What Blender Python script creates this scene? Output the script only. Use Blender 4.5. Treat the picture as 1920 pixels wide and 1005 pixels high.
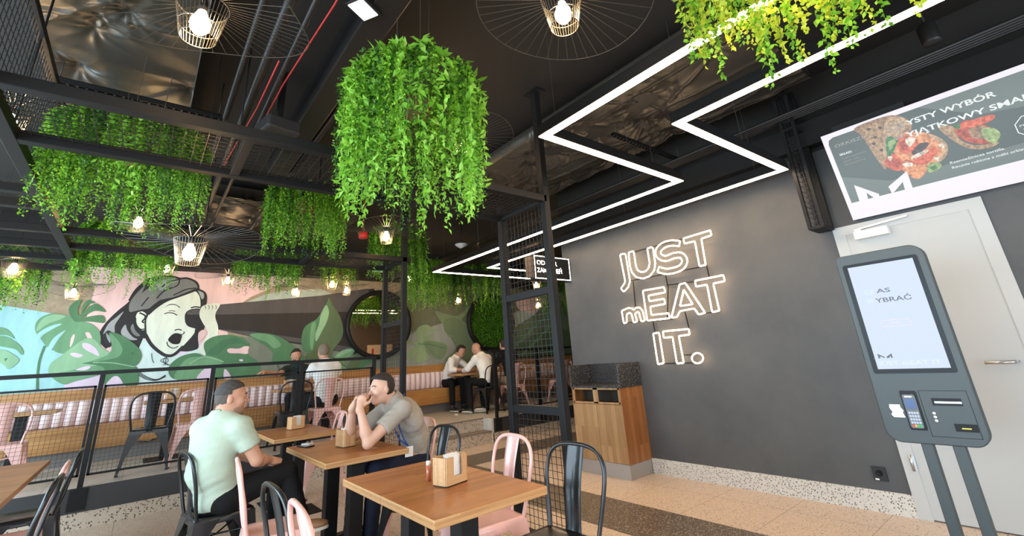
import bpy, bmesh, math, random
import numpy as np
from mathutils import Vector, Matrix
PI = math.pi
for o in list(bpy.data.objects):
    bpy.data.objects.remove(o)
SC = bpy.context.scene
COL = SC.collection

# ------------------------------------------------------------------ camera
CAMH = 1.33
YAW, PIT, ROL, FPX, PPX, PPY = .6906, .3164, -.0686, 833.24, 960.0, 398.53
def _axes():
    cy, sy, cp, sp, cr, sr = math.cos(YAW), math.sin(YAW), math.cos(PIT), math.sin(PIT), math.cos(ROL), math.sin(ROL)
    f = Vector((sy*cp, cy*cp, sp)); r0 = Vector((cy, -sy, 0)); u0 = r0.cross(f)
    return cr*r0+sr*u0, -sr*r0+cr*u0, f
CR, CU, CF = _axes()
cam_d = bpy.data.cameras.new('camera'); cam = bpy.data.objects.new('camera', cam_d); COL.objects.link(cam)
cam_d.sensor_fit = 'HORIZONTAL'; cam_d.sensor_width = 36; cam_d.lens = FPX/1920*36
cam_d.shift_y = -(502.5-PPY)/1920; cam_d.clip_start = .05; cam_d.clip_end = 200
cam.matrix_world = Matrix(((CR.x, CU.x, -CF.x, 0), (CR.y, CU.y, -CF.y, 0), (CR.z, CU.z, -CF.z, CAMH), (0, 0, 0, 1)))
SC.camera = cam
def ray(x, y): return CF + CR*((x-PPX)/FPX) - CU*((y-PPY)/FPX)
def onax(x, y, v, ax):           # the point of a surface (axis = v) seen at a photograph pixel
    c = Vector((0, 0, CAMH)); d = ray(x, y); return c + d*((v-c[ax])/d[ax])
def onx(x, y, v): return onax(x, y, v, 0)
def ony(x, y, v): return onax(x, y, v, 1)
def onz(x, y, v): return onax(x, y, v, 2)

# ------------------------------------------------------------------ world, window daylight, exposure
w = bpy.data.worlds.new('world'); SC.world = w; w.use_nodes = True
w.node_tree.nodes['Background'].inputs[0].default_value = (.62, .74, .9, 1)
w.node_tree.nodes['Background'].inputs[1].default_value = .25
def area(name, loc, rot, sx, sy, e, col):
    l = bpy.data.lights.new(name, 'AREA'); l.shape = 'RECTANGLE'; l.size = sx; l.size_y = sy; l.energy = e; l.color = col
    o = bpy.data.objects.new(name, l); COL.objects.link(o); o.location = loc; o.rotation_euler = rot; return o
area('daylight_street_windows', (.6, -3.3, 1.7), (PI/2, 0, 0), 7.0, 2.6, 300, (.86, .93, 1))          # shop front behind the camera, facing +Y
area('daylight_side_windows', (-3.3, 3.6, 1.6), (PI/2, 0, -PI/2), 9.0, 2.6, 760, (.68, .86, 1))      # glazed side, facing +X
SC.view_settings.view_transform = 'Standard'; SC.view_settings.look = 'None'
SC.view_settings.exposure = 0.0; SC.view_settings.gamma = 1.0; SC.view_settings.use_curve_mapping = False
SC.cycles.use_denoising = True
SC.cycles.max_bounces = 7; SC.cycles.transparent_max_bounces = 8
SC.cycles.sample_clamp_indirect = 6.0; SC.cycles.caustics_reflective = False; SC.cycles.caustics_refractive = False

# ------------------------------------------------------------------ materials
def M(name, col, rough=.5, metal=0., emit=None, es=0., spec=.5, bump=0., bscale=60., trans=0., coat=0.):
    m = bpy.data.materials.new(name); m.use_nodes = True
    nt = m.node_tree; b = nt.nodes['Principled BSDF']
    b.inputs['Base Color'].default_value = (*col, 1); b.inputs['Roughness'].default_value = rough
    b.inputs['Metallic'].default_value = metal; b.inputs['Specular IOR Level'].default_value = spec
    if coat: b.inputs['Coat Weight'].default_value = coat
    if emit is not None:
        b.inputs['Emission Color'].default_value = (*emit, 1); b.inputs['Emission Strength'].default_value = es
    if bump:
        tc = nt.nodes.new('ShaderNodeTexCoord'); n = nt.nodes.new('ShaderNodeTexNoise'); n.inputs['Scale'].default_value = bscale
        bp = nt.nodes.new('ShaderNodeBump'); bp.inputs['Strength'].default_value = bump; bp.inputs['Distance'].default_value = .01
        nt.links.new(tc.outputs['Object'], n.inputs['Vector']); nt.links.new(n.outputs['Fac'], bp.inputs['Height']); nt.links.new(bp.outputs[0], b.inputs['Normal'])
    return m
def nodes(m): return m.node_tree, m.node_tree.nodes['Principled BSDF']
def ramp(nt, src, stops, interp='LINEAR'):
    r = nt.nodes.new('ShaderNodeValToRGB'); r.color_ramp.interpolation = interp
    e = r.color_ramp.elements
    while len(e) < len(stops): e.new(.5)
    for el, (p, c) in zip(e, stops): el.position = p; el.color = (*c, 1)
    nt.links.new(src, r.inputs[0]); return r.outputs[0]
def coords(nt, kind='Object', scale=(1, 1, 1), rot=(0, 0, 0), loc=(0, 0, 0)):
    tc = nt.nodes.new('ShaderNodeTexCoord'); mp = nt.nodes.new('ShaderNodeMapping')
    mp.inputs['Scale'].default_value = scale; mp.inputs['Rotation'].default_value = rot; mp.inputs['Location'].default_value = loc
    nt.links.new(tc.outputs[kind], mp.inputs[0]); return mp.outputs[0]
def noise(nt, v, s, d=2., r=.5):
    n = nt.nodes.new('ShaderNodeTexNoise'); n.inputs['Scale'].default_value = s; n.inputs['Detail'].default_value = d; n.inputs['Roughness'].default_value = r
    nt.links.new(v, n.inputs['Vector']); return n.outputs['Fac']
def mixc(nt, f, a, b, mode='MIX'):
    x = nt.nodes.new('ShaderNodeMix'); x.data_type = 'RGBA'; x.blend_type = mode
    for i, s in ((0, f), (6, a), (7, b)):
        if isinstance(s, (int, float)): x.inputs[i].default_value = s
        elif isinstance(s, tuple): x.inputs[i].default_value = (*s, 1)
        else: nt.links.new(s, x.inputs[i])
    return x.outputs[2]
def math_(nt, op, a, b=0., c=None):
    n = nt.nodes.new('ShaderNodeMath'); n.operation = op
    for i, s in enumerate((a, b) if c is None else (a, b, c)):
        if isinstance(s, (int, float)): n.inputs[i].default_value = s
        else: nt.links.new(s, n.inputs[i])
    return n.outputs[0]
def sep(nt, v):
    n = nt.nodes.new('ShaderNodeSeparateXYZ'); nt.links.new(v, n.inputs[0]); return n.outputs
def terrazzo(name, base, speck, base2, tiles=False, scale=1., rough=.35, speck_amt=.42):
    m = M(name, base, rough); nt, b = nodes(m)
    v = coords(nt)
    vo = nt.nodes.new('ShaderNodeTexVoronoi'); vo.inputs['Scale'].default_value = 85*scale; nt.links.new(v, vo.inputs['Vector'])
    rnd = sep(nt, vo.outputs['Color'])[0]
    inside = math_(nt, 'LESS_THAN', vo.outputs['Distance'], math_(nt, 'MULTIPLY', rnd, speck_amt))
    vo2 = nt.nodes.new('ShaderNodeTexVoronoi'); vo2.inputs['Scale'].default_value = 120*scale; nt.links.new(v, vo2.inputs['Vector'])
    c0 = mixc(nt, sep(nt, vo2.outputs['Color'])[1], base, base2)
    c1 = mixc(nt, inside, c0, speck)
    if tiles:
        o = sep(nt, v)
        def line(s, off, p, wd):
            f = math_(nt, 'FRACT', math_(nt, 'DIVIDE', math_(nt, 'SUBTRACT', s, off-20*p), p))
            return math_(nt, 'LESS_THAN', math_(nt, 'ABSOLUTE', math_(nt, 'SUBTRACT', f, .5)), .5) , math_(nt, 'GREATER_THAN', math_(nt, 'ABSOLUTE', math_(nt, 'SUBTRACT', f, .5)), .5-wd/p/2)
        lx = line(o[0], 3.10, .615, .005)[1]; ly = line(o[1], 1.345, .615, .005)[1]
        c1 = mixc(nt, math_(nt, 'MAXIMUM', lx, ly), c1, tuple(.35*x for x in base))
    nt.links.new(c1, b.inputs['Base Color']); return m
def wood(name, c1, c2, c3, along='X', stave=.05, length=.5, rough=.35, scale=1.):
    m = M(name, c1, rough); nt, b = nodes(m)
    o_ = sep(nt, coords(nt)); cmb = nt.nodes.new('ShaderNodeCombineXYZ'); v = cmb.outputs[0]
    for i, k_ in enumerate({'X': (0, 1, 2), 'XZ': (0, 2, 1), 'Z': (2, 0, 1), 'ZY': (2, 1, 0)}[along]): nt.links.new(o_[k_], cmb.inputs[i])
    br = nt.nodes.new('ShaderNodeTexBrick'); nt.links.new(v, br.inputs['Vector'])
    br.inputs['Scale'].default_value = 1; br.inputs['Brick Width'].default_value = length; br.inputs['Row Height'].default_value = stave
    br.inputs['Mortar Size'].default_value = .0006; br.inputs['Color1'].default_value = (0, 0, 0, 1); br.inputs['Color2'].default_value = (1, 1, 1, 1)
    br.inputs['Mortar'].default_value = (.3, .3, .3, 1); br.offset = .37
    vg = nt.nodes.new('ShaderNodeMapping'); vg.inputs['Scale'].default_value = (4*scale, 60*scale, 60*scale); nt.links.new(v, vg.inputs[0])
    g = noise(nt, vg.outputs[0], 1., 3.)
    ff = math_(nt, 'MULTIPLY_ADD', sep(nt, br.outputs['Color'])[0], .5, math_(nt, 'MULTIPLY', g, .6))
    nt.links.new(ramp(nt, ff, [(.15, c1), (.5, c2), (.9, c3)]), b.inputs['Base Color'])
    return m
m_floor = terrazzo('floor_terrazzo', (.66, .53, .42), (.11, .08, .06), (.58, .46, .365), tiles=True)
m_floor_dark = terrazzo('dark_terrazzo', (.085, .068, .055), (.42, .35, .28), (.11, .088, .07), scale=.95, speck_amt=.5)
m_terr_light = terrazzo('pale_terrazzo', (.62, .6, .55), (.13, .12, .11), (.55, .53, .49), scale=.7)
m_granite = terrazzo('black_granite', (.022, .022, .024), (.28, .27, .25), (.035, .034, .034), scale=1.2, speck_amt=.36, rough=.25)
m_table = wood('table_oak', (.22, .07, .016), (.35, .12, .028), (.45, .175, .048), 'X', .045, .6, rough=.36)
m_table_side = wood('table_oak_edge', (.36, .17, .06), (.46, .25, .10), (.52, .31, .14), 'XZ', .012, .5, rough=.4)
m_bench = wood('bench_wood', (.30, .135, .034), (.41, .19, .052), (.50, .26, .083), 'XZ', .06, .9, rough=.45)
m_panelwood = wood('panel_wood', (.26, .14, .055), (.36, .205, .085), (.46, .28, .13), 'ZY', .055, .5, rough=.45)
m_panelwood2 = wood('side_wood', (.17, .062, .018), (.25, .10, .03), (.32, .14, .048), 'Z', .055, .5, rough=.45)
m_black = M('black_steel', (.010, .0105, .011), .5, spec=.2)
m_blackchair = M('black_enamel', (.014, .017, .019), .3, .2, coat=.15)
m_pink = M('pink_enamel', (.80, .47, .42), .28, coat=.3)
m_dark = M('black_plaster', (.014, .0125, .011), .8)
m_duct = M('dark_duct', (.018, .018, .0185), .42, .3)
m_foil = M('insulation_foil', (.085, .08, .068), .36, .7)
m_chrome = M('brushed_steel', (.55, .55, .55), .3, 1.)
m_steel = M('kick_steel', (.48, .47, .46), .42, .85)
m_white = M('white_plastic', (.8, .8, .78), .45)
m_red = M('red_cable', (.5, .03, .03), .5)
m_wire = M('wire_steel', (.13, .125, .115), .35, .7)
m_wiredark = M('mesh_steel', (.018, .018, .019), .4, .3)
m_led = M('led_strip', (1, 1, 1), .5, emit=(1, .72, .46), es=32.)
m_neon = M('neon_tube', (1, .95, .85), .4, emit=(1, .68, .40), es=10.)
m_bulb = M('bulb_glow', (1, .9, .7), .3, emit=(1, .62, .28), es=150.)
m_bulbsmall = m_bulb
m_grey = M('charcoal_plaster', (.075, .074, .075), .62)
nt, b = nodes(m_grey)
nn = noise(nt, coords(nt, scale=(1, 1, 1)), 1.6, 6., .62)
nt.links.new(ramp(nt, nn, [(.28, (.056, .060, .066)), (.5, (.075, .077, .080)), (.72, (.092, .090, .088))]), b.inputs['Base Color'])
m_concrete = M('bare_concrete', (.40, .33, .22), .9)
nt, b = nodes(m_concrete)
nn = noise(nt, coords(nt, scale=(1, 1, 1)), 7, 6., .7)
nt.links.new(ramp(nt, nn, [(.3, (.27, .22, .14)), (.7, (.44, .37, .26))]), b.inputs['Base Color'])
m_door = M('door_paint', (.44, .45, .44), .5)
m_doorframe = M('door_frame_paint', (.46, .47, .46), .5)
m_kiosk = M('kiosk_paint', (.043, .058, .062), .45)
m_blackglass = M('black_bezel', (.005, .005, .006), .3, spec=.2)

# ------------------------------------------------------------------ mesh helpers
class MB:
    def __init__(s): s.v = []; s.f = []; s.m = []; s.mi = 0; s.sm = []; s.smooth = False
    def add(s, vs, fs):
        n = len(s.v); s.v += [tuple(v) for v in vs]
        for f in fs: s.f.append(tuple(i+n for i in f)); s.m.append(s.mi); s.sm.append(s.smooth)
    def box(s, x0, x1, y0, y1, z0, z1):
        s.add([(x, y, z) for x in (x0, x1) for y in (y0, y1) for z in (z0, z1)],
              [(0, 1, 3, 2), (4, 6, 7, 5), (0, 4, 5, 1), (2, 3, 7, 6), (0, 2, 6, 4), (1, 5, 7, 3)]); return s
    def cbox(s, c, d): return s.box(c[0]-d[0]/2, c[0]+d[0]/2, c[1]-d[1]/2, c[1]+d[1]/2, c[2]-d[2]/2, c[2]+d[2]/2)
    def rbox(s, x0, x1, y0, y1, z0, z1, r, n=4):      # box with rounded vertical corners
        pts = []
        for cx, cy, a0 in ((x1-r, y1-r, 0), (x0+r, y1-r, 90), (x0+r, y0+r, 180), (x1-r, y0+r, 270)):
            for i in range(n+1):
                a = math.radians(a0+90*i/n); pts.append((cx+r*math.cos(a), cy+r*math.sin(a)))
        return s.prism(pts, z0, z1)
    def prism(s, pts, z0, z1):
        n = len(pts); s.add([(x, y, z0) for x, y in pts]+[(x, y, z1) for x, y in pts],
            [tuple(range(n))[::-1], tuple(range(n, 2*n))]+[(i, (i+1) % n, n+(i+1) % n, n+i) for i in range(n)]); return s
    def bar(s, p, q, w, h=None, up=(0, 0, 1)):
        h = h or w; p = Vector(p); q = Vector(q); d = (q-p).normalized(); u = Vector(up)
        if abs(d.dot(u)) > .97: u = Vector((1, 0, 0))
        a = d.cross(u).normalized(); c = a.cross(d)
        vs = [e+a*(i*w/2)+c*(j*h/2) for e in (p, q) for i, j in ((-1, -1), (1, -1), (1, 1), (-1, 1))]
        s.add(vs, [(0, 1, 2, 3), (7, 6, 5, 4), (0, 4, 5, 1), (1, 5, 6, 2), (2, 6, 7, 3), (3, 7, 4, 0)]); return s
    def tube(s, pts, r, n=8, closed=False):
        pts = [Vector(p) for p in pts]; N = len(pts); rr = r if isinstance(r, (list, tuple)) else [r]*N
        vs = []; prev = None
        for i, p in enumerate(pts):
            if closed: d = pts[(i+1) % N]-pts[i-1]
            else: d = pts[min(i+1, N-1)]-pts[max(i-1, 0)]
            d.normalize()
            if prev is None:
                u = Vector((0, 0, 1)) if abs(d.z) < .9 else Vector((1, 0, 0)); a = d.cross(u).normalized()
            else: a = (prev-d*prev.dot(d)).normalized()
            prev = a; c = d.cross(a)
            vs += [p+(a*math.cos(2*PI*k/n)+c*math.sin(2*PI*k/n))*rr[i] for k in range(n)]
        fs = []
        for i in range(N if closed else N-1):
            j = (i+1) % N
            for k in range(n): fs.append((i*n+k, i*n+(k+1) % n, j*n+(k+1) % n, j*n+k))
        if not closed: fs += [tuple(range(n))[::-1], tuple(range((N-1)*n, N*n))]
        sm = s.smooth; s.smooth = n > 5; s.add(vs, fs); s.smooth = sm; return s
    def lathe(s, prof, c=(0, 0, 0), n=20):             # prof: (r, z)
        vs = []; fs = []
        for r, z in prof: vs += [(c[0]+r*math.cos(2*PI*k/n), c[1]+r*math.sin(2*PI*k/n), c[2]+z) for k in range(n)]
        for i in range(len(prof)-1):
            for k in range(n): fs.append((i*n+k, i*n+(k+1) % n, (i+1)*n+(k+1) % n, (i+1)*n+k))
        sm = s.smooth; s.smooth = True; s.add(vs, fs); s.smooth = sm; return s
    def poly(s, pts): s.add(pts, [tuple(range(len(pts)))]); return s
    def build(s, name, mat, parent=None, loc=None, recalc=True):
        me = bpy.data.meshes.new(name); me.from_pydata(s.v, [], s.f)
        for m in (mat if isinstance(mat, (list, tuple)) else [mat]): me.materials.append(m)
        me.polygons.foreach_set('material_index', s.m); me.polygons.foreach_set('use_smooth', s.sm)
        if recalc:
            bm = bmesh.new(); bm.from_mesh(me); bmesh.ops.recalc_face_normals(bm, faces=bm.faces); bm.to_mesh(me); bm.free()
        me.update(); o = bpy.data.objects.new(name, me); COL.objects.link(o)
        if parent is not None: o.parent = parent
        if loc is not None: o.location = loc
        return o
def bevel(o, w=.004, n=2):
    m = o.modifiers.new('bevel', 'BEVEL'); m.width = w; m.segments = n; m.limit_method = 'ANGLE'; m.angle_limit = .6; return o
def tag(o, label=None, cat=None, group=None, kind=None):
    if label: o['label'] = label
    if cat: o['category'] = cat
    if group: o['group'] = group
    if kind: o['kind'] = kind
    return o
def thing(name, label, cat, loc=(0, 0, 0), rz=0, group=None):
    o = bpy.data.objects.new(name, None); COL.objects.link(o); o.empty_display_size = .1
    o.location = loc; o.rotation_euler = (0, 0, rz); return tag(o, label, cat, group)
def dup(root, loc, rz=0, label=None, group=None):
    r = root.copy(); COL.objects.link(r); r.location = loc; r.rotation_euler = (0, 0, rz)
    if label: r['label'] = label
    if group: r['group'] = group
    for ch in list(root.children):
        c = ch.copy(); COL.objects.link(c); c.parent = r
        for g in list(ch.children):
            d = g.copy(); COL.objects.link(d); d.parent = c
    return r
def struct(name, mb, mat, parent=None):
    o = mb.build(name, mat, parent)
    if parent is None: o['kind'] = 'structure'
    return o
def smoothpts(pts, closed=True, n=5):                   # Catmull-Rom
    pts = [Vector(p) for p in pts]; N = len(pts); out = []
    for i in range(N if closed else N-1):
        g = lambda k: pts[(i+k) % N] if closed else pts[max(0, min(N-1, i+k))]
        p0, p1, p2, p3 = g(-1), g(0), g(1), g(2)
        for k in range(n):
            t = k/n; out.append(.5*((2*p1)+(p2-p0)*t+(2*p0-5*p1+4*p2-p3)*t*t+(3*p1-p0-3*p2+p3)*t**3))
    if not closed: out.append(pts[-1])
    return out
def mesh_grid(mb, o, ux, uy, nx, ny, wx, wy, r):        # welded wire grid spanning o, ux*wx, uy*wy
    o = Vector(o); ux = Vector(ux); uy = Vector(uy); nrm = ux.cross(uy)
    for i in range(nx+1):
        p = o+ux*(wx*i/nx); mb.bar(p, p+uy*wy, r*2, r*2, up=nrm)
    for j in range(ny+1):
        p = o+uy*(wy*j/ny)+nrm*(r*1.2); mb.bar(p, p+ux*wx, r*2, r*2, up=nrm)
def text_geo(s, size, bold=0., sx=1., align='LEFT', depth=0., spacing=1.):
    cu = bpy.data.curves.new('txt', 'FONT'); cu.body = s; cu.size = size; cu.offset = bold; cu.align_x = align; cu.extrude = depth; cu.space_character = spacing
    cu.resolution_u = 3
    o = bpy.data.objects.new('txt', cu); COL.objects.link(o); me = o.to_mesh()
    vs = [(v.co.x*sx, v.co.y, v.co.z) for v in me.vertices]; fs = [tuple(p.vertices) for p in me.polygons]
    o.to_mesh_clear(); bpy.data.objects.remove(o); bpy.data.curves.remove(cu); return vs, fs
def place_text(mb, s, size, o, ax, ay, **k):            # text laid on a plane: o origin, ax reading direction, ay up
    o = Vector(o); ax = Vector(ax); ay = Vector(ay); nz = ax.cross(ay)
    vs, fs = text_geo(s, size, **k); mb.add([o+ax*v[0]+ay*v[1]+nz*v[2] for v in vs], fs)
def fill_poly(mb, pts):
    mb.poly(pts)
# ================================================================== THE ROOM
CEIL = 3.75
struct('floor', MB().box(-3.5, 12, -3.5, 9.45, -.1, 0), m_floor)
struct('ceiling', MB().box(-3.5, 12, -3.5, 9.45, CEIL, CEIL+.1), m_dark)
struct('trim_1', MB().box(3.10, 3.715, -3.4, 6.265, -.01, .0015).box(3.715, 12, 5.65, 6.265, -.01, .0015), m_floor_dark)
struct('wall_back', MB().box(-3.5, 12, 9.3, 9.45, 0, CEIL), m_concrete)
struct('trim_2', MB().box(-3.5, 12, 9.02, 9.3, 3.1, CEIL), m_dark)
struct('wall_right', MB().box(4.714, 4.9, 1.18, 4.6, 0, 3.0).box(4.714, 4.9, -3.5, .24, 0, 3.0).box(4.714, 4.9, .24, 1.18, 2.24, 3.0), m_grey)
struct('trim_3', MB().box(4.735, 4.9, -3.5, 4.6, 3.0, CEIL), m_dark)
m_inner = M('brown_plaster', (.10, .07, .05), .7)
struct('wall_inner', MB().box(4.9, 12, 4.48, 4.6, 0, CEIL).box(11.9, 12, 4.6, 9.3, 0, CEIL), m_inner)
struct('baseboard_right', MB().box(4.700, 4.714, 1.18, 3.505, 0, .154).box(4.700, 4.714, 4.27, 4.6, 0, .154).box(4.70, 4.714, -3.4, .24, 0, .154), m_terr_light)
def window_wall(name, x0, x1, y0, y1, axis):
    mb = MB(); mb.box(x0, x1, y0, y1, 0, .35).box(x0, x1, y0, y1, 3.05, CEIL)
    L = (y1-y0) if axis == 'y' else (x1-x0); n = int(L//1.6)
    for i in range(n+1):
        t = (y0 if axis == 'y' else x0)+L*i/n
        if axis == 'y': mb.box(x0, x1, t-.04, t+.04, .35, 3.05)
        else: mb.box(t-.04, t+.04, y0, y1, .35, 3.05)
    struct(name, mb, m_black)
window_wall('wall_left', -3.5, -3.4, -3.4, 9.3, 'y')
window_wall('wall_front', -3.4, 4.7, -3.5, -3.4, 'x')

# platform with its two steps
m_plat = terrazzo('platform_terrazzo', (.64, .60, .55), (.16, .14, .12), (.56, .52, .47), tiles=True)
m_plinth = terrazzo('plinth_terrazzo', (.52, .44, .35), (.075, .06, .045), (.46, .39, .31), scale=.62, speck_amt=.5)
mb = MB()
mb.box(-3.4, 2.85, 6.81, 9.3, .0, .37).box(2.85, 4.87, 7.06, 9.3, 0, .37).box(4.87, 11.9, 6.81, 9.3, 0, .37)
plat = struct('floor_platform', mb, [m_plat])
mb = MB(); mb.box(-3.4, 2.85, 6.795, 6.81, 0, .15); mb.box(4.87, 11.9, 6.795, 6.81, 0, .15)
mb.box(2.85, 4.845, 6.80, 7.06, 0, .175).box(2.85, 4.845, 7.045, 7.06, .187, .358)
struct('trim_4', mb, m_plinth)
struct('trim_5', MB().box(-3.4, 2.85, 6.79, 6.812, .15, .372).box(4.89, 11.9, 6.79, 6.812, .15, .372), M('fascia_plate', (.035, .036, .038), .5, .2))
struct('trim_6', MB().box(2.85, 4.845, 6.79, 7.06, .175, .187).box(2.85, 4.845, 7.035, 7.07, .358, .373).box(2.85, 4.845, 6.787, 6.80, .168, .176), M('step_nosing', (.20, .16, .13), .6))
struct('trim_7', MB().box(4.845, 4.888, 6.795, 7.06, 0, .365), m_terr_light)

# door in the right wall
d = struct('door_1', MB().box(4.70, 4.74, .31, 1.11, .01, 2.17), m_door)
struct('door_frame', MB().box(4.695, 4.75, 1.105, 1.19, 0, 2.245).box(4.695, 4.75, .23, .315, 0, 2.245).box(4.695, 4.75, .315, 1.105, 2.165, 2.245), m_doorframe, d)
mb = MB(); mb.tube([(4.695, .385, 1.085), (4.64, .385, 1.085), (4.635, .40, 1.085), (4.635, .53, 1.085)], .011, 10)
mb.lathe([(0, 0), (.026, 0), (.026, .006), (0, .006)], (4.69, .385, 1.085), 14)
tag(struct('door_handle', mb, m_chrome, d), 'chrome lever handle')
for z in (.38, .9, 1.7):
    struct('hinge', MB().tube([(4.69, 1.13, z-.055), (4.69, 1.13, z+.055)], .009, 8).box(4.692, 4.70, 1.105, 1.14, z-.05, z+.05), m_chrome, d)
mb = MB(); mb.box(4.62, 4.70, .80, 1.03, 2.10, 2.165).cbox((4.66, 1.0, 2.175), (.03, .05, .03)); mb.bar((4.64, .99, 2.185), (4.665, .66, 2.215), .022, .014)
tag(struct('door_closer', mb, m_white, d), 'pale overhead door closer')

# power socket
t = thing('wall_socket', 'black double power socket low on the grey wall left of the door', 'socket', (4.712, 1.36, .275))
MB().box(-.012, .0, -.045, .045, -.05, .05).build('cover_plate', M('socket_black', (.012, .012, .013), .35), t)
mb = MB()
for zz in (.0,):
    mb.lathe([(.0, 0), (.02, 0), (.023, .004), (.019, .004), (.0, .001)], (0, 0, 0), 16)
o = mb.build('outlet', m_blackglass, t); o.rotation_euler = (0, -PI/2, 0); o.location = (-.0125, 0, .006)
MB().box(-.016, -.012, .01, .035, -.045, -.034).build('label_strip', m_white, t)

# ================================================================== MURAL on the back wall
mural_cols = dict(teal=(.36, .66, .68), pink=(.80, .58, .57), lav=(.72, .60, .74), pale=(.42, .52, .46), tgrey=(.085, .08, .08), tblack=(.028, .024, .022),
    skin=(.74, .82, .70), skin2=(.62, .78, .76), ink=(.022, .022, .024), hair=(.20, .21, .20), hair2=(.35, .37, .38), g1=(.155, .34, .18), g2=(.08, .21, .10), g3=(.27, .49, .29),
    g4=(.06, .17, .085), g5=(.155, .215, .12), g6=(.10, .155, .075), gg=(.19, .22, .17), sil=(.33, .35, .31), olive=(.14, .155, .095), brown=(.28, .23, .17), mouth=(.015, .013, .015), g7=(.27, .37, .20), g8=(.19, .27, .145))
mkeys = list(mural_cols); mmats = []
for k in mkeys:
    c = mural_cols[k]; m = M('paint_'+k, c, .75); nt, b = nodes(m)
    nn = noise(nt, coords(nt, scale=(3.5, 1, .8)), 1.3, 4., .6)
    nt.links.new(ramp(nt, nn, [(.3, tuple(x*.82 for x in c)), (.7, tuple(min(1, x*1.1) for x in c))]), b.inputs['Base Color']); mmats.append(m)
CR_ = {'a': (0, 540, 5.025), 'b': (160, 500, 4.1875), 'c': (360, 500, 4.567), 'd': (540, 500, 4.567), 'e': (740, 500, 4.568), 'f': (920, 480, 4.19), 'p': (0, 0, 1)}
mur = MB(); mlay = [0]
def mp(crop, x, y):
    ox, oy, s = CR_[crop]; return ony(ox+x/s, oy+y/s, 9.3)
def shape(col, crop, pts, sm=True):
    mlay[0] += 1; yy = 9.2985-.00015*mlay[0]
    P = [mp(crop, *p) for p in pts]
    if sm: P = smoothpts(P, True, 4)
    P = [(p.x, yy, max(1.29, min(3.1, p.z))) for p in P]; P = [(min(11.8, max(-3.3, p[0])), p[1], p[2]) for p in P]
    mur.mi = mkeys.index(col); mur.poly(P)
def stroke(col, crop, pts, w, w2=None):
    mlay[0] += 1; yy = 9.2985-.00015*mlay[0]
    P = smoothpts([mp(crop, *p) for p in pts], False, 4); n = len(P); L = []; R_ = []
    for i, p in enumerate(P):
        d = P[min(i+1, n-1)]-P[max(i-1, 0)]; d.normalize(); nx, nz = -d.z, d.x
        ww = (w+(w2-w)*i/(n-1) if w2 is not None else w)*.5
        L.append((p.x+nx*ww, yy, max(1.29, p.z+nz*ww))); R_.append((p.x-nx*ww, yy, max(1.29, p.z-nz*ww)))
    mur.mi = mkeys.index(col); n0 = len(mur.v); mur.v += L+R_
    for i in range(n-1): mur.f.append((n0+i, n0+i+1, n0+n+i+1, n0+n+i)); mur.m.append(mur.mi); mur.sm.append(False)
# fields of colour
shape('teal', 'a', [(-900, 20), (130, 180), (460, 235), (660, 262), (800, 700), (820, 1100), (-900, 1100)], False)
shape('pink', 'p', [(178, 540), (168, 480), (560, 480), (470, 557), (420, 590), (430, 640), (440, 760), (170, 760), (150, 640)], False)
shape('lav', 'p', [(120, 700), (230, 650), (430, 640), (440, 700), (440, 780), (110, 780)], False)
shape('pale', 'c', [(480, 300), (620, 240), (780, 205), (1096, 190), (1200, 230), (1096, 262), (560, 320)], False)
shape('gg', 'd', [(980, 180), (1200, 250), (1500, 300), (1900, 340), (1900, 1100), (-700, 1100), (-700, 600), (300, 600)], False)
shape('olive', 'e', [(110, 300), (200, 250), (480, 200), (900, 150), (1300, 100), (1700, 60), (1700, 700), (1000, 1000), (500, 700), (400, 500), (110, 560)], False)
shape('sil', 'e', [(100, 600), (185, 555), (310, 515), (420, 480), (520, 500), (560, 560), (520, 700), (430, 830), (100, 1000)], False)
# telescope
shape('tblack', 'p', [(398, 577), (412, 571), (600, 554.5), (700, 541), (760, 600), (700, 672), (600, 652), (473, 632), (405, 617)], False)
shape('tgrey', 'p', [(404, 590), (408, 572), (600, 554.5), (690, 541), (700, 583), (600, 586)], False)
shape('tgrey', 'p', [(408, 617), (474, 632), (560, 642), (663, 664), (663, 652), (560, 634), (474, 622)], False)
# the woman: hair mass, then body and face
shape('ink', 'b', [(600, 75), (500, 100), (400, 180), (345, 270), (250, 350), (170, 430), (122, 510), (125, 590), (190, 635), (270, 560), (400, 630), (430, 640), (470, 560), (600, 640), (760, 665), (840, 660), (888, 635), (885, 560), (910, 500), (935, 480), (935, 300), (946, 220), (900, 175), (870, 120), (800, 90), (745, 92), (680, 76)])
shape('skin2', 'b', [(455, 560), (420, 640), (440, 700), (405, 790), (400, 960), (700, 960), (760, 800), (1000, 700), (1010, 590), (900, 640), (760, 690), (640, 712), (540, 650)], False)
shape('skin', 'b', [(470, 470), (495, 380), (560, 320), (640, 270), (740, 235), (850, 195), (885, 215), (902, 260), (900, 340), (862, 490), (850, 530), (770, 620), (700, 682), (650, 697), (600, 680), (520, 610), (478, 545)])
shape('skin', 'b', [(395, 400), (410, 362), (440, 350), (475, 368), (482, 400), (470, 490), (430, 492), (400, 455)])
shape('hair', 'b', [(600, 82), (700, 84), (800, 98), (860, 125), (880, 165), (850, 178), (760, 215), (690, 240), (600, 260), (545, 300), (500, 330), (430, 345), (370, 355), (395, 280), (430, 220), (520, 150)])
shape('hair2', 'b', [(300, 352), (270, 400), (232, 460), (228, 520), (180, 500), (140, 530), (180, 450), (240, 400)])
shape('hair2', 'b', [(315, 455), (330, 500), (370, 550), (410, 572), (350, 575), (290, 540), (282, 500)])
shape('hair2', 'b', [(885, 180), (925, 200), (932, 240), (915, 255), (895, 215)])
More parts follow.
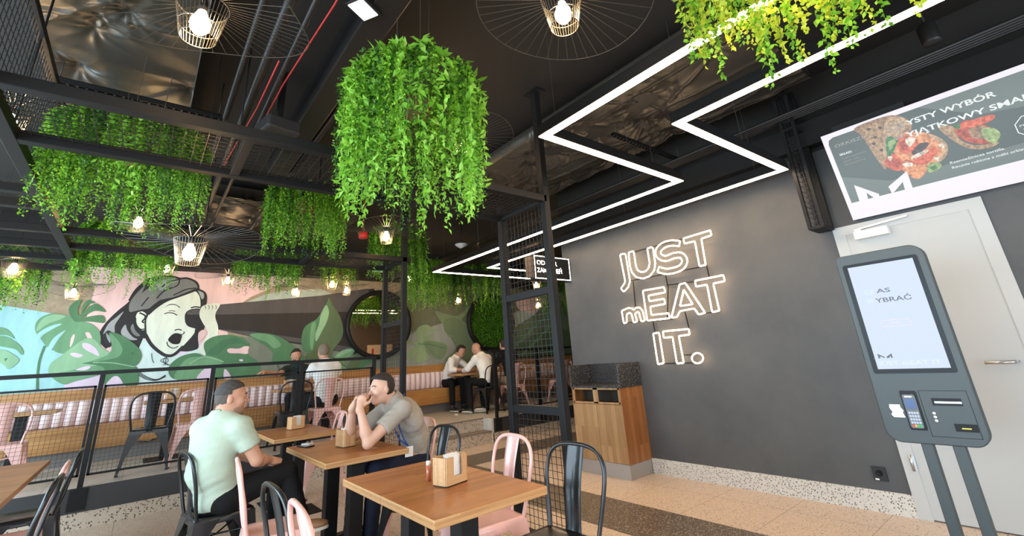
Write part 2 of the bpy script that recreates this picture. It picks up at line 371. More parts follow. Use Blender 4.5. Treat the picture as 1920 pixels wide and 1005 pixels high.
shape('hair2', 'b', [(165, 520), (195, 560), (195, 600), (170, 560)])
shape('hair', 'b', [(345, 300), (370, 250), (420, 190), (470, 150), (430, 230), (400, 290), (372, 350), (345, 350)])
shape('hair2', 'b', [(560, 130), (640, 100), (740, 105), (700, 120), (640, 150), (590, 190)])
shape('hair', 'b', [(355, 480), (375, 450), (392, 500), (430, 540), (400, 545), (370, 520)])
stroke('ink', 'b', [(372, 360), (440, 345), (500, 335), (545, 300), (600, 262)], .028)
stroke('ink', 'b', [(345, 268), (400, 180), (500, 98), (600, 76), (680, 77), (745, 93), (800, 91), (868, 120), (888, 160), (872, 182)], .03)
for pts, w_ in (([(600, 160), (660, 120), (750, 98)], .022), ([(560, 250), (620, 190), (720, 150), (740, 105)], .02), ([(690, 225), (790, 180), (870, 168)], .02), ([(440, 310), (480, 260), (500, 240)], .018),
                ([(495, 375), (560, 318), (640, 268), (740, 232), (850, 192), (885, 178)], .03), ([(470, 530), (520, 615), (600, 682), (650, 700), (700, 688), (770, 625)], .045),
                ([(425, 362), (470, 385), (465, 410), (448, 428), (460, 442)], .022), ([(395, 400), (398, 450), (430, 490), (468, 488)], .016), ([(480, 380), (470, 440), (475, 540)], .02),
                ([(885, 180), (940, 210), (944, 290), (915, 340)], .03), ([(170, 640), (125, 590), (125, 510), (180, 430)], .03)):
    stroke('ink', 'b', pts, w_)
shape('ink', 'b', [(620, 322), (660, 302), (710, 303), (740, 325), (738, 315), (705, 296), (660, 296)])
stroke('ink', 'b', [(620, 372), (650, 362), (690, 366), (720, 382)], .014); stroke('ink', 'b', [(655, 350), (680, 345), (705, 352)], .01)
stroke('ink', 'b', [(828, 325), (860, 316), (902, 320)], .022)
stroke('ink', 'b', [(700, 500), (730, 492), (755, 500)], .016); stroke('ink', 'b', [(775, 510), (770, 528), (745, 535)], .012)
shape('mouth', 'b', [(650, 570), (680, 535), (715, 522), (756, 535), (752, 570), (735, 605), (690, 608), (660, 590)])
stroke('ink', 'b', [(640, 590), (650, 622), (690, 640), (730, 625)], .012); stroke('ink', 'b', [(520, 680), (525, 730), (538, 755)], .008)
for k in range(4): stroke('ink', 'b', [(635, 712), (620-20*k+30, 740), (605+22*k, 775)], .008)
for k in range(3): stroke('ink', 'b', [(412, 820+14*k), (480, 865+10*k), (560, 885+4*k), (630, 850+6*k)], .009)
# telescope eyepiece and the hand round it
shape('ink', 'b', [(780, 400), (790, 360), (830, 335), (905, 332), (960, 380), (930, 485), (830, 478), (790, 450)])
shape('tgrey', 'b', [(795, 372), (830, 340), (905, 338), (905, 370), (850, 378)])
shape('skin', 'c', [(70, 370), (95, 335), (160, 318), (240, 320), (205, 390), (200, 440), (222, 510), (220, 580), (190, 640), (110, 760), (60, 700), (130, 590), (125, 540), (85, 470), (64, 420)])
for k in range(4): stroke('ink', 'c', [(105+32*k, 330), (118+30*k, 350), (112+30*k, 366)], .008)
shape('pink', 'c', [(60, 560), (110, 545), (120, 575), (70, 640), (52, 620)])
# leaves, left to right: outer shape, slits in the ground colour, lighter vein fields
shape('g1', 'a', [(-120, 370), (10, 372), (80, 400), (140, 480), (60, 445), (-120, 440)]); shape('g1', 'a', [(-120, 455), (40, 455), (120, 490), (190, 545), (222, 600), (205, 632), (150, 580), (60, 560), (-120, 520)])
shape('g3', 'a', [(-120, 590), (20, 580), (100, 610), (178, 670), (150, 720), (80, 765), (30, 720), (-120, 640)]); shape('g4', 'a', [(45, 670), (60, 660), (72, 665), (60, 680), (50, 690)])
stroke('g2', 'a', [(422, 545), (375, 670), (355, 800), (350, 960)], .022)
shape('g1', 'a', [(350, 440), (330, 380), (345, 320), (400, 270), (490, 240), (580, 248), (680, 280), (740, 340), (760, 400), (700, 520), (640, 600), (590, 620), (520, 598), (490, 570), (455, 560), (420, 530), (385, 480)])
shape('g3', 'a', [(370, 330), (430, 275), (520, 250), (620, 262), (560, 300), (450, 340), (345, 410)])
for pts in ([(350, 440), (420, 385), (520, 345), (585, 340), (500, 385), (410, 440), (372, 478)], [(455, 560), (500, 480), (560, 430), (618, 400), (560, 470), (500, 560), (480, 590)]): shape('teal', 'a', pts)
shape('g2', 'a', [(650, 230), (655, 180), (700, 135), (770, 110), (740, 180), (735, 240), (760, 250), (780, 170), (830, 115), (900, 140), (830, 160), (770, 245), (850, 170), (920, 150), (1000, 225), (900, 215), (830, 245), (760, 290), (860, 265), (970, 260), (985, 328), (880, 320), (790, 315), (720, 320), (680, 290)])
shape('g1', 'a', [(720, 330), (790, 320), (870, 345), (930, 400), (950, 480), (930, 560), (850, 620), (720, 600), (650, 620), (640, 560), (700, 470), (740, 400)]); shape('pink', 'a', [(805, 425), (840, 420), (868, 470), (850, 500), (825, 470)]); shape('pink', 'a', [(690, 440), (705, 445), (690, 510), (660, 560), (668, 480)])
shape('g3', 'a', [(455, 780), (480, 710), (560, 650), (680, 560), (780, 490), (870, 475), (960, 560), (1060, 640), (1060, 770), (900, 800), (700, 870), (610, 910), (520, 870), (480, 830)])
shape('g1', 'a', [(480, 820), (600, 790), (800, 750), (1005, 720), (1060, 760), (1000, 800), (820, 850), (700, 880), (610, 908), (540, 880)])
shape('lav', 'a', [(662, 620), (700, 610), (770, 625), (780, 640), (740, 655), (690, 645)]); shape('lav', 'a', [(780, 520), (850, 530), (910, 580), (935, 640), (880, 620), (790, 570)]); shape('lav', 'a', [(715, 772), (780, 745), (840, 735), (850, 752), (800, 775)])
shape('g2', 'b', [(185, 520), (260, 528), (350, 580), (420, 640), (442, 700), (420, 755), (385, 785), (410, 800), (412, 925), (320, 940), (260, 870), (180, 925), (150, 930), (150, 800), (60, 770), (-20, 760), (60, 740), (190, 690), (205, 600)])
shape('g1', 'b', [(190, 530), (240, 560), (290, 640), (270, 700), (180, 730), (40, 745), (160, 700), (210, 640)]); shape('g4', 'b', [(358, 680), (370, 668), (384, 676), (376, 690), (364, 692)])
stroke('g3', 'b', [(60, 752), (200, 755), (300, 770), (385, 786)], .014); shape('lav', 'b', [(165, 935), (200, 880), (240, 858), (275, 880), (290, 935)])
shape('g2', 'c', [(100, 690), (115, 640), (200, 595), (330, 585), (430, 610), (512, 680), (505, 700), (440, 690), (330, 695), (300, 715), (330, 745), (430, 745), (520, 760), (590, 850), (595, 960), (340, 960), (300, 890), (270, 880), (275, 960), (190, 960), (60, 960), (-160, 960), (-200, 860), (-100, 770), (30, 740), (115, 765)])
shape('g4', 'c', [(230, 650), (330, 610), (420, 625), (500, 690), (430, 660), (330, 665), (260, 720), (200, 760), (130, 740)]); shape('pink', 'c', [(300, 715), (325, 700), (400, 702), (450, 682), (502, 690), (475, 745), (400, 742), (320, 740)])
shape('g1', 'c', [(-60, 800), (60, 770), (160, 770), (260, 810), (200, 870), (60, 960), (-150, 960)]); stroke('g3', 'c', [(-20, 830), (60, 785), (130, 772), (270, 815)], .016)
shape('lav', 'c', [(275, 960), (272, 890), (290, 880), (325, 925), (330, 960)]); shape('lav', 'c', [(400, 800), (420, 792), (438, 800), (420, 812)]); shape('lav', 'c', [(40, 960), (100, 880), (170, 850), (160, 960)])
shape('gg', 'c', [(520, 640), (600, 660), (700, 760), (740, 960), (600, 960), (580, 830), (480, 745)])
shape('g2', 'c', [(490, 580), (600, 568), (720, 590), (830, 650), (900, 720), (960, 800), (700, 830), (690, 740), (630, 680), (560, 640)]); shape('g1', 'c', [(500, 582), (600, 572), (700, 600), (760, 670), (700, 700), (640, 650), (560, 620)])
shape('g6', 'd', [(345, 265), (380, 330), (440, 420), (470, 530), (455, 620), (380, 720), (340, 800), (150, 800), (190, 700), (260, 600), (330, 400)])
shape('g2', 'd', [(325, 320), (350, 270), (350, 390), (320, 500), (250, 620), (190, 740), (120, 700), (115, 600), (140, 520), (190, 480), (250, 440)])
shape('g3', 'd', [(322, 330), (348, 380), (335, 460), (290, 550), (240, 640), (232, 580), (262, 500), (280, 410)]); shape('g1', 'd', [(200, 500), (235, 480), (225, 600), (205, 720), (185, 650)])
shape('g1', 'd', [(380, 780), (440, 730), (520, 700), (570, 712), (540, 760), (480, 800), (500, 850), (540, 870), (440, 885), (380, 840), (300, 800)]); shape('g3', 'd', [(410, 760), (480, 712), (560, 712), (500, 740), (440, 772)])
shape('g6', 'd', [(500, 880), (560, 760), (620, 740), (700, 790), (650, 850), (600, 890)]); shape('g2', 'd', [(600, 880), (640, 800), (720, 780), (700, 820)]); stroke('g6', 'd', [(370, 770), (430, 810), (500, 860), (620, 940)], .03)
# right of the mirror
shape('g7', 'e', [(190, 640), (180, 560), (200, 520), (250, 498), (290, 505), (320, 540), (235, 600), (350, 530), (365, 550), (300, 620), (440, 660), (440, 740), (375, 800), (290, 740), (240, 690), (300, 780), (250, 810), (180, 825), (165, 800), (200, 720), (140, 800), (105, 770), (110, 720), (180, 680), (105, 650), (105, 630)])
shape('g8', 'e', [(240, 650), (330, 640), (438, 670), (436, 740), (380, 795), (300, 740)]); stroke('g2', 'e', [(195, 662), (300, 668), (430, 700)], .02); stroke('sil', 'e', [(240, 600), (300, 570), (355, 560)], .03)
shape('g8', 'e', [(345, 380), (420, 400), (540, 420), (650, 330), (600, 420), (570, 455), (640, 520), (700, 640), (680, 760), (560, 860), (450, 840), (430, 790), (520, 705), (480, 620), (450, 590), (410, 500), (370, 440)])
shape('g5', 'e', [(480, 610), (560, 600), (660, 630), (720, 720), (600, 900), (440, 850), (520, 710)]); shape('g5', 'e', [(420, 460), (520, 440), (600, 500), (660, 620), (520, 600), (430, 560)])
shape('pink', 'f', [(200, 350), (300, 310), (700, 280), (900, 330), (700, 400), (560, 420), (340, 450), (230, 430)]); shape('pale', 'f', [(170, 460), (230, 430), (340, 450), (420, 400), (300, 520), (170, 560)])
shape('g5', 'f', [(190, 560), (330, 470), (470, 350), (700, 380), (1100, 450), (1100, 800), (170, 800), (150, 700)]); shape('g6', 'f', [(190, 800), (300, 640), (500, 560), (700, 640), (1000, 800)]); stroke('g1', 'f', [(200, 700), (340, 560), (480, 440)], .05); stroke('g1', 'f', [(240, 780), (380, 640), (500, 520)], .05)
tag(mur.build('mural', mmats, recalc=False), 'painted mural of a shouting dark haired woman with a black telescope among monstera leaves', 'mural')

# ================================================================== BANQUETTES
m_cushion = M('pink_upholstery', (.80, .66, .66), .6)
m_kick = M('kick_plate', (.19, .175, .16), .5, .3)
def banquette(x0, x1, label):
    t = thing('banquette', label, 'bench seat', ((x0+x1)/2, 8.75, .37)); L = (x1-x0)/2
    MB().box(-L, L, .13, .54, 0, .175).build('kick_base', m_kick, t)
    bevel(MB().box(-L, L, 0, .54, .175, .465).build('seat_box', m_bench, t), .006)
    MB().box(-L, L, .44, .545, .77, .94).build('back_panel', m_bench, t)
    mb = MB(); mb.smooth = True; n = int(2*L/.118); p = 2*L/n; pts = []
    for i in range(n):
        for k in range(8):
            a = PI*k/8; pts.append((-L+p*(i+.5)-math.cos(a)*p/2, .42-math.sin(a)*.07))
    pts.append((L, .42)); N = len(pts)
    vs = [(x, y, z) for z in (.47, .485, .77, .785) for x, y in pts]; vs = [(v[0], v[1]+(.02 if i < N or i >= 3*N else 0), v[2]) for i, v in enumerate(vs)]
    fs = [(r*N+i, r*N+i+1, (r+1)*N+i+1, (r+1)*N+i) for r in range(3) for i in range(N-1)]
    mb.add(vs, fs); mb.smooth = False; mb.box(-L, L, .44, .54, .465, .77); mb.box(-L, L, .42, .45, .785, .79)
    mb.build('channelled_backrest', m_cushion, t)
    return t
b1 = banquette(-3.2, 5.55, 'long wooden banquette with pink channelled backrest under the mural')
banquette(6.5, 11.0, 'wooden banquette with pink backrest behind the mesh divider at the far right')
o = MB().cbox((2.63, -.006, .29), (.09, .012, .09)).build('power_outlet', m_blackglass, b1); tag(o, 'small black power outlet')

# round mirror and moss roundel
def roundel(name, cx, cz, label, cat):
    t = thing(name, label, cat, (cx, 9.24, cz)); R = .70
    mb = MB(); n = 64; prof = [(R, .0), (R+.0, -.10), (R-.06, -.105), (R-.095, -.02), (R-.095, 0)]
    vs = []; fs = []
    for r, y in prof: vs += [(r*math.cos(2*PI*k/n), y, r*math.sin(2*PI*k/n)) for k in range(n)]
    for i in range(len(prof)-1):
        for k in range(n): fs.append((i*n+k, i*n+(k+1) % n, (i+1)*n+(k+1) % n, (i+1)*n+k))
    mb.smooth = True; mb.add(vs, fs); mb.build('round_frame', m_black, t); return t, R
t, R = roundel('round_mirror', 3.80, 2.19, 'large round mirror in a deep black frame on the mural', 'mirror')
MB().poly([((R-.09)*math.cos(2*PI*k/64), -.015, (R-.09)*math.sin(2*PI*k/64)) for k in range(64)]).build('mirror_glass', M('mirror_glass', (.82, .8, .78), .02, 1.), t)
t, R = roundel('moss_roundel', 6.69, 2.22, 'round black frame filled with green preserved moss on the back wall', 'wall decoration')
rng = np.random.default_rng(5)
def leaves(C, D, Nn, L, W, fold=.25):
    """C base points, D leaf directions, Nn approximate normals, L lengths, W half width ratio -> verts, faces"""
    S = np.cross(D, Nn); S /= np.linalg.norm(S, axis=1)[:, None]+1e-9; U = np.cross(S, D)
    L = L[:, None]
    tip = C+D*L-U*L*.10; mid = C+D*L*.45
    a = mid+S*L*W+U*L*fold*W; b_ = mid-S*L*W+U*L*fold*W; m1 = mid-U*L*.0
    V = np.stack([C, a, tip, b_, m1], 1).reshape(-1, 3); n = len(C); i = np.arange(n)[:, None]*5
    F = np.concatenate([i+np.array([[0, 1, 4]]), i+np.array([[1, 2, 4]]), i+np.array([[2, 3, 4]]), i+np.array([[3, 0, 4]])], 0)
    return V, F
def unit(v): return v/(np.linalg.norm(v, axis=1)[:, None]+1e-9)
def np_mesh(name, V, F, mats, parent, midx=None):
    me = bpy.data.meshes.new(name); me.vertices.add(len(V)); me.vertices.foreach_set('co', V.astype(np.float32).ravel())
    F = np.asarray(F, np.int32); k = F.shape[1]
    me.loops.add(F.size); me.loops.foreach_set('vertex_index', F.ravel()); me.polygons.add(len(F))
    me.polygons.foreach_set('loop_start', np.arange(0, F.size, k, dtype=np.int32))
    for m in mats: me.materials.append(m)
    if midx is not None: me.polygons.foreach_set('material_index', np.asarray(midx, np.int32))
    me.update(calc_edges=True); o = bpy.data.objects.new(name, me); COL.objects.link(o); o.parent = parent; return o
def leafmat(name, c1, c2, c3, tr=.35, rough=.45):
    m = M(name, c1, rough, spec=.35); nt, b = nodes(m)
    v = coords(nt); n1 = noise(nt, v, 9., 2.)
    gi = nt.nodes.new('ShaderNodeNewGeometry'); f = math_(nt, 'MULTIPLY_ADD', gi.outputs['Random Per Island'], .55, math_(nt, 'MULTIPLY', n1, .5))
    col = ramp(nt, f, [(.2, c1), (.5, c2), (.85, c3)])
    nt.links.new(col, b.inputs['Base Color'])
    tl = nt.nodes.new('ShaderNodeBsdfTranslucent'); nt.links.new(col, tl.inputs[0]); mx = nt.nodes.new('ShaderNodeMixShader'); mx.inputs[0].default_value = tr
    out = nt.nodes['Material Output']; nt.links.new(b.outputs[0], mx.inputs[1]); nt.links.new(tl.outputs[0], mx.inputs[2]); nt.links.new(mx.outputs[0], out.inputs[0]); return m
m_leaf = leafmat('vine_green', (.06, .20, .012), (.17, .42, .022), (.36, .64, .06))
m_leafbig = leafmat('long_leaf_green', (.16, .42, .03), (.26, .58, .06), (.40, .74, .13))
m_leafdark = leafmat('dark_leaf_green', (.02, .07, .012), (.04, .13, .02), (.07, .20, .03))
m_leafyellow = leafmat('lime_leaf', (.25, .38, .02), (.42, .52, .03), (.62, .66, .08))
m_moss = leafmat('moss_green', (.03, .12, .005), (.08, .25, .008), (.16, .42, .02), tr=.15)
n = 5200; a = rng.uniform(0, 2*PI, n); r = (R-.10)*np.sqrt(rng.uniform(0, 1, n))
Cc = np.stack([r*np.cos(a), -.03-.012*rng.uniform(0, 1, n), r*np.sin(a)], 1)
Dd = unit(rng.normal(0, 1, (n, 3))+np.array([0, -.9, -.2])); V, F = leaves(Cc, Dd, unit(rng.normal(0, 1, (n, 3))), rng.uniform(.02, .045, n), .3)
np_mesh('moss', V, F, [m_moss], t)
MB().poly([((R-.05)*math.cos(2*PI*k/48), -.02, (R-.05)*math.sin(2*PI*k/48)) for k in range(48)]).build('backing', M('moss_backing', (.02, .06, .01), .95), t)

# ================================================================== RAILING on the platform edge
def railing(x0, x1, posts, label, ext=True):
    t = thing('railing', label, 'railing', ((x0+x1)/2, 6.83, .37)); cx = (x0+x1)/2
    MB().box(x0-cx, x1-cx, -.02, .03, 1.085, 1.125).build('top_rail', m_black, t)
    for px_ in posts:
        po = MB().box(px_-cx-.022, px_-cx+.022, -.022, .022, -.06, 1.09).build('post', m_black, t)
        bevel(MB().box(px_-cx-.07, px_-cx+.07, -.052, -.041, -.20, -.005).box(px_-cx-.022, px_-cx+.022, -.045, .022, -.06, -.0).build('base_plate', m_black, po), .003)
    for a_, b_ in zip(posts[:-1], posts[1:]):
        l, r = a_-cx+.03, b_-cx-.03
        f = MB(); f.box(l, l+.022, -.01, .012, .10, .975).box(r-.022, r, -.01, .012, .10, .975).box(l, r, -.01, .012, .955, .975).box(l, r, -.01, .012, .10, .12)
        f = f.build('panel_frame', m_black, t)
        g = MB(); mesh_grid(g, (l, 0, .11), (1, 0, 0), (0, 0, 1), int((r-l)/.038), 23, r-l, .86, .0013); g.build('wire_mesh', m_wiredark, f)
    return t
railing(-2.4, 2.78, [-2.35, -1.32, -.30, .715, 1.735, 2.755], 'long black railing with mesh panels along the platform edge')
railing(4.9, 8.1, [4.99, 6.02, 7.05, 8.08], 'short black railing right of the platform steps')

# ================================================================== FREESTANDING MESH FRAMES and the overhead grid
def divider(Y0, Y1, X, label, top=CEIL, toppost=True):
    t = thing('mesh_divider', label, 'divider', (X, (Y0+Y1)/2, 0)); h = (Y1-Y0)/2; s = .03
    for y in (-h, h):
        bevel(MB().box(-s, s, y-s, y+s, 0, 2.72).build('post', m_black, t), .003)
    for z in (.06, .935, 1.835, 2.6):
        bevel(MB().box(-s+.004, s-.004, -h+s, h-s, z-s, z+s).build('crossbar', m_black, t), .003)
    for z0, z1 in ((.09, .905), (.965, 1.805), (1.865, 2.57)):
        g = MB(); w_ = 2*h-2*s; mesh_grid(g, (0, -h+s, z0), (0, 1, 0), (0, 0, 1), int(w_/.047), int((z1-z0)/.047), w_, z1-z0, .0016); g.build('wire_mesh', m_wiredark, t)
    if toppost:
        MB().box(-s, s, -h-s, -h+s, 2.72, top-.1).box(-.055, .055, -h-.09, -h+.09, top-.11, top-.09).build('hanger_post', m_black, t)
    return t
divider(2.58, 3.19, 2.5, 'tall black mesh divider standing between the tables and the litter bin')
divider(5.13, 5.70, 2.42, 'slim black mesh divider behind the man with his hands at his mouth')

def gridpanel(mb, x0, x1, y0, y1, z): mesh_grid(mb, (x0, y0, z), (1, 0, 0), (0, 1, 0), max(2, int((x1-x0)/.05)), max(2, int((y1-y0)/.05)), x1-x0, y1-y0, .0016)
t = thing('overhead_grid', 'black steel frame with mesh panels hung over the tables', 'ceiling frame', (0, 0, 2.6))
def beamx(x0, x1, y, z=0, s=.03): bevel(MB().box(x0, x1, y-s, y+s, z-s, z+s).build('beam', m_black, t), .003)
def beamy(x, y0, y1, z=0, s=.03): bevel(MB().box(x-s, x+s, y0, y1, z-s, z+s).build('beam', m_black, t), .003)
for y in (2.58, 3.19, 5.13, 5.70): beamx(-3.2 if y > 5 else -1.6, 2.5, y)
for y in (6.25, 6.82): beamx(-3.2, -.68, y)
beamx(-3.2, -.70, 4.1); beamx(-3.2, -.70, 4.45)
beamy(-.70, .2, 6.95, s=.032); beamy(-.70, .2, 6.95, z=.62, s=.022)
for x in (.30, 1.34): beamy(x, 2.61, 3.16, s=.026)
for x in (.34, 1.34): beamy(x, 5.16, 5.67, s=.026)
for (x0, x1, y0, y1) in ((-1.6, -.73, 2.6, 3.17), (-.67, .27, 2.6, 3.17), (.33, 1.31, 2.6, 3.17), (1.37, 2.47, 2.6, 3.17), (-.67, .31, 5.16, 5.67), (.37, 1.31, 5.16, 5.67), (1.37, 2.4, 5.16, 5.67), (-3.1, -.73, 5.7, 6.23)):
    g = MB(); gridpanel(g, x0, x1, y0, y1, .0); g.build('wire_mesh', m_wiredark, t)
g = MB(); mesh_grid(g, (-.70, .3, .03), (0, 1, 0), (0, 0, 1), 125, 11, 6.6, .57, .0016); g.build('wire_mesh', m_wiredark, t)
for x, y in ((-.7, .8), (-.7, 3.19), (-.7, 5.7), (.3, 3.19), (1.34, 3.19), (.34, 5.7), (1.34, 5.13), (-2.2, 6.25), (-2.2, 5.7)): MB().tube([(x, y, 0), (x, y, CEIL-2.6)], .006, 6).build('hanger_rod', m_black, t)
# ================================================================== LED ZIGZAG LIGHTS
def zigzag(pts, z, label, pdir):
    t = thing('zigzag_light', label, 'ceiling light', (pts[0][0], pts[0][1], z)); w_ = .034; o0 = Vector((pts[0][0], pts[0][1]))
    P = [Vector(p)-o0 for p in pts]
    def offs(d):
        out = []
        for i, p in enumerate(P):
            a = (P[i]-P[i-1]).normalized() if i else (P[1]-P[0]).normalized(); b = (P[i+1]-P[i]).normalized() if i < len(P)-1 else a
            na = Vector((-a.y, a.x)); nb = Vector((-b.y, b.x)); m_ = (na+nb).normalized(); out.append(p+m_*(d/max(.3, m_.dot(na))))
        return out
    def strip(name, d, z0, z1, mat):
        L, R_ = offs(d), offs(-d); vs = []
        for l, r in zip(L, R_): vs += [(l.x, l.y, z0), (r.x, r.y, z0), (r.x, r.y, z1), (l.x, l.y, z1)]
        fs = [(0, 1, 2, 3)]+[(4*(n_)+0, 4*n_+3, 4*n_+2, 4*n_+1) for n_ in (len(P)-1,)]
        for i in range(len(P)-1):
            for k in range(4): fs.append((4*i+k, 4*i+(k+1) % 4, 4*i+4+(k+1) % 4, 4*i+4+k))
        mb = MB(); mb.add(vs, fs); return mb.build(name, mat, t)
    strip('profile', w_, 0.004, .085, m_black); tag(strip('light_strip', w_-.004, -.002, .006, m_led), 'glowing white strip')
    for i in range(len(P)-1):
        n = max(2, int((P[i+1]-P[i]).length/1.3))
        for k in range(n):
            p = P[i].lerp(P[i+1], (k+.15)/n); MB().tube([(p.x, p.y, .08), (p.x, p.y, CEIL-z)], .0018, 4).build('suspension_wire', m_wire, t)
zigzag([(2.0, -2.6), (2.0, 2.0), (3.70, 2.0), (3.68, 6.60), (6.0, 6.58)], 2.8, 'left one of two zigzag light lines, its corner pointing at the big hanging plant', 1)
zigzag([(2.70, -2.6), (2.68, 1.37), (4.34, 1.33), (4.36, 5.97), (5.7, 5.97)], 2.8, 'right one of two zigzag light lines, running above the neon wall sign', 1)

# ================================================================== NEON SIGN
XN = 4.645
CR_['s'] = (1130, 420, 3.589)
def nx(x, y, X=XN): ox, oy, s = CR_['s']; return onx(ox+x/s, oy+y/s, X)
t = thing('neon_sign', 'glowing warm white neon sign reading JUST mEAT IT. on the grey wall', 'neon sign', (XN, 2.3, 1.5))
def rel(p): return Vector(p)-Vector((XN, 2.3, 1.5))
def outline(path, wd):                                  # outline of a round-ended stroke
    P = smoothpts([Vector((a, b, 0)) for a, b in path], False, 5); n = len(P); L = []; R_ = []
    for i, p in enumerate(P):
        d = P[min(i+1, n-1)]-P[max(i-1, 0)]; d.normalize(); nn_ = Vector((-d.y, d.x, 0))*wd/2; L.append(p+nn_); R_.append(p-nn_)
    return [(v.x, v.y) for v in L+R_[::-1]]
def corner(pts, r=7, n=3):                              # rounded corners
    out = []; N = len(pts)
    for i in range(N):
        p = Vector(pts[i]); a = Vector(pts[i-1]); b = Vector(pts[(i+1) % N])
        da = (a-p); db = (b-p); ra = min(r, da.length/2.2); rb = min(r, db.length/2.2); A = p+da.normalized()*ra; B = p+db.normalized()*rb
        for k in range(n+1):
            t_ = k/n; q = A*(1-t_)**2+p*2*t_*(1-t_)+B*t_*t_; out.append((q.x, q.y))
    return out
def evenly(pts, step=5.):
    out = []; N = len(pts)
    for i in range(N):
        a = Vector(pts[i]); b = Vector(pts[(i+1) % N]); m_ = max(1, int((b-a).length/step))
        for k in range(m_): q = a.lerp(b, k/m_); out.append((q.x, q.y))
    return out
letters = [('J', [corner([(117, 212), (122, 204), (148, 199), (155, 207), (184, 385), (172, 425), (148, 452), (138, 455), (123, 433), (150, 395), (149, 370)])]),
 ('U', [corner([(174, 192), (204, 183), (210, 190), (224, 285), (236, 312), (262, 325), (290, 318), (310, 295), (316, 262), (300, 165), (330, 155), (338, 160), (354, 262), (348, 310), (318, 350), (272, 368), (226, 358), (196, 325), (184, 285)])]),
 ('S', [corner(outline([(518, 132), (468, 128), (412, 142), (375, 178), (382, 216), (425, 232), (480, 213), (530, 212), (552, 250), (528, 292), (470, 314), (420, 318), (374, 305)], 36), 5)]),
 ('T', [corner([(542, 98), (724, 42), (732, 76), (664, 99), (693, 275), (652, 285), (620, 116), (550, 132)])]),
 ('m', [corner([(128, 584), (150, 575), (172, 565), (196, 568), (208, 578), (226, 562), (250, 562), (270, 585), (284, 650), (260, 656), (246, 600), (236, 590), (218, 604), (232, 656), (208, 662), (194, 606), (180, 596), (162, 610), (163, 662), (142, 668)], 5)]),
 ('E', [corner([(270, 449), (414, 424), (421, 460), (308, 482), (314, 520), (414, 503), (421, 538), (320, 556), (328, 612), (444, 600), (452, 634), (300, 650)])]),
 ('A', [corner([(518, 406), (556, 397), (690, 598), (646, 609), (616, 568), (520, 586), (500, 626), (462, 631)]), corner([(546, 442), (606, 540), (520, 552)])]),
 ('T', [corner([(621, 382), (812, 344), (822, 384), (744, 401), (785, 583), (737, 593), (702, 408), (628, 422)])]),
 ('I', [corner([(340, 738), (379, 730), (412, 936), (372, 944)])]),
 ('T', [corner([(405, 723), (580, 706), (585, 744), (512, 754), (546, 934), (500, 939), (470, 760), (411, 766)])]),
 ('dot', [[(638+38*math.cos(k*PI/12), 903+34*math.sin(k*PI/12)) for k in range(24)]])]
for nm, loops in letters:
    mb = MB()
    for lp in loops: mb.tube([rel(nx(*p)) for p in evenly(lp)], .0085, 6, closed=True)
    mb.build('neon_letter', m_neon, t)
mb = MB()
for a, b in (((215, 187), (535, 100)), ((190, 382), (690, 283)), ((205, 385), (222, 565)), ((423, 345), (440, 425)), ((700, 282), (716, 355)), ((430, 412), (640, 385)), ((130, 668), (470, 640)), ((335, 640), (352, 725)), ((553, 590), (582, 705)), ((410, 940), (640, 934)), ((548, 882), (640, 878)), ((690, 600), (780, 590)), ((440, 425), (436, 640))):
    mb.bar(rel(nx(*a, 4.672)), rel(nx(*b, 4.672)), .012, .008, up=(1, 0, 0))
mb.build('mounting_frame', m_black, t)
mb = MB()
for p in ((215, 187), (535, 100), (690, 283), (205, 560), (640, 934), (410, 940), (352, 720)):
    q = rel(nx(*p, 4.672)); mb.bar(q, q+Vector((.045, 0, 0)), .01)
mb.build('standoffs', m_chrome, t)

# ================================================================== ORDER COLLECTION LIGHTBOX
t = thing('lightbox_sign', 'black lightbox sign reading ODBIÓR ZAMÓWIEŃ at the far end of the grey wall', 'sign', (4.36, 4.5, 2.5))
bevel(MB().box(-.36, .34, -.05, .05, -.175, .165).build('case', m_black, t), .003)
mb = MB(); x0, x1, z0, z1, q = -.35, .33, -.165, .155, .012
for bx in ((x0, x1, z0, z0+q), (x0, x1, z1-q, z1), (x0, x0+q, z0, z1), (x1-q, x1, z0, z1)): mb.box(bx[0], bx[1], -.054, -.05, bx[2], bx[3])
m_sign = M('sign_glow', (1, 1, 1), .5, emit=(1, .97, .93), es=3.0)
mb.build('lit_border', m_sign, t)
mb = MB(); place_text(mb, 'ODBIÓR', .088, (-.31, -.052, .03), (1, 0, 0), (0, 0, 1), bold=.0015, sx=1.15); place_text(mb, 'ZAMÓWIEŃ', .088, (-.31, -.052, -.075), (1, 0, 0), (0, 0, 1), bold=.0015, sx=1.0)
mb.build('lettering', m_sign, t)
MB().box(.34, .352, -.05, .05, -.17, .16).box(-.44, -.36, -.04, .04, -.15, .13).build('bracket', M('bracket_brown', (.12, .09, .07), .4, .4), t)

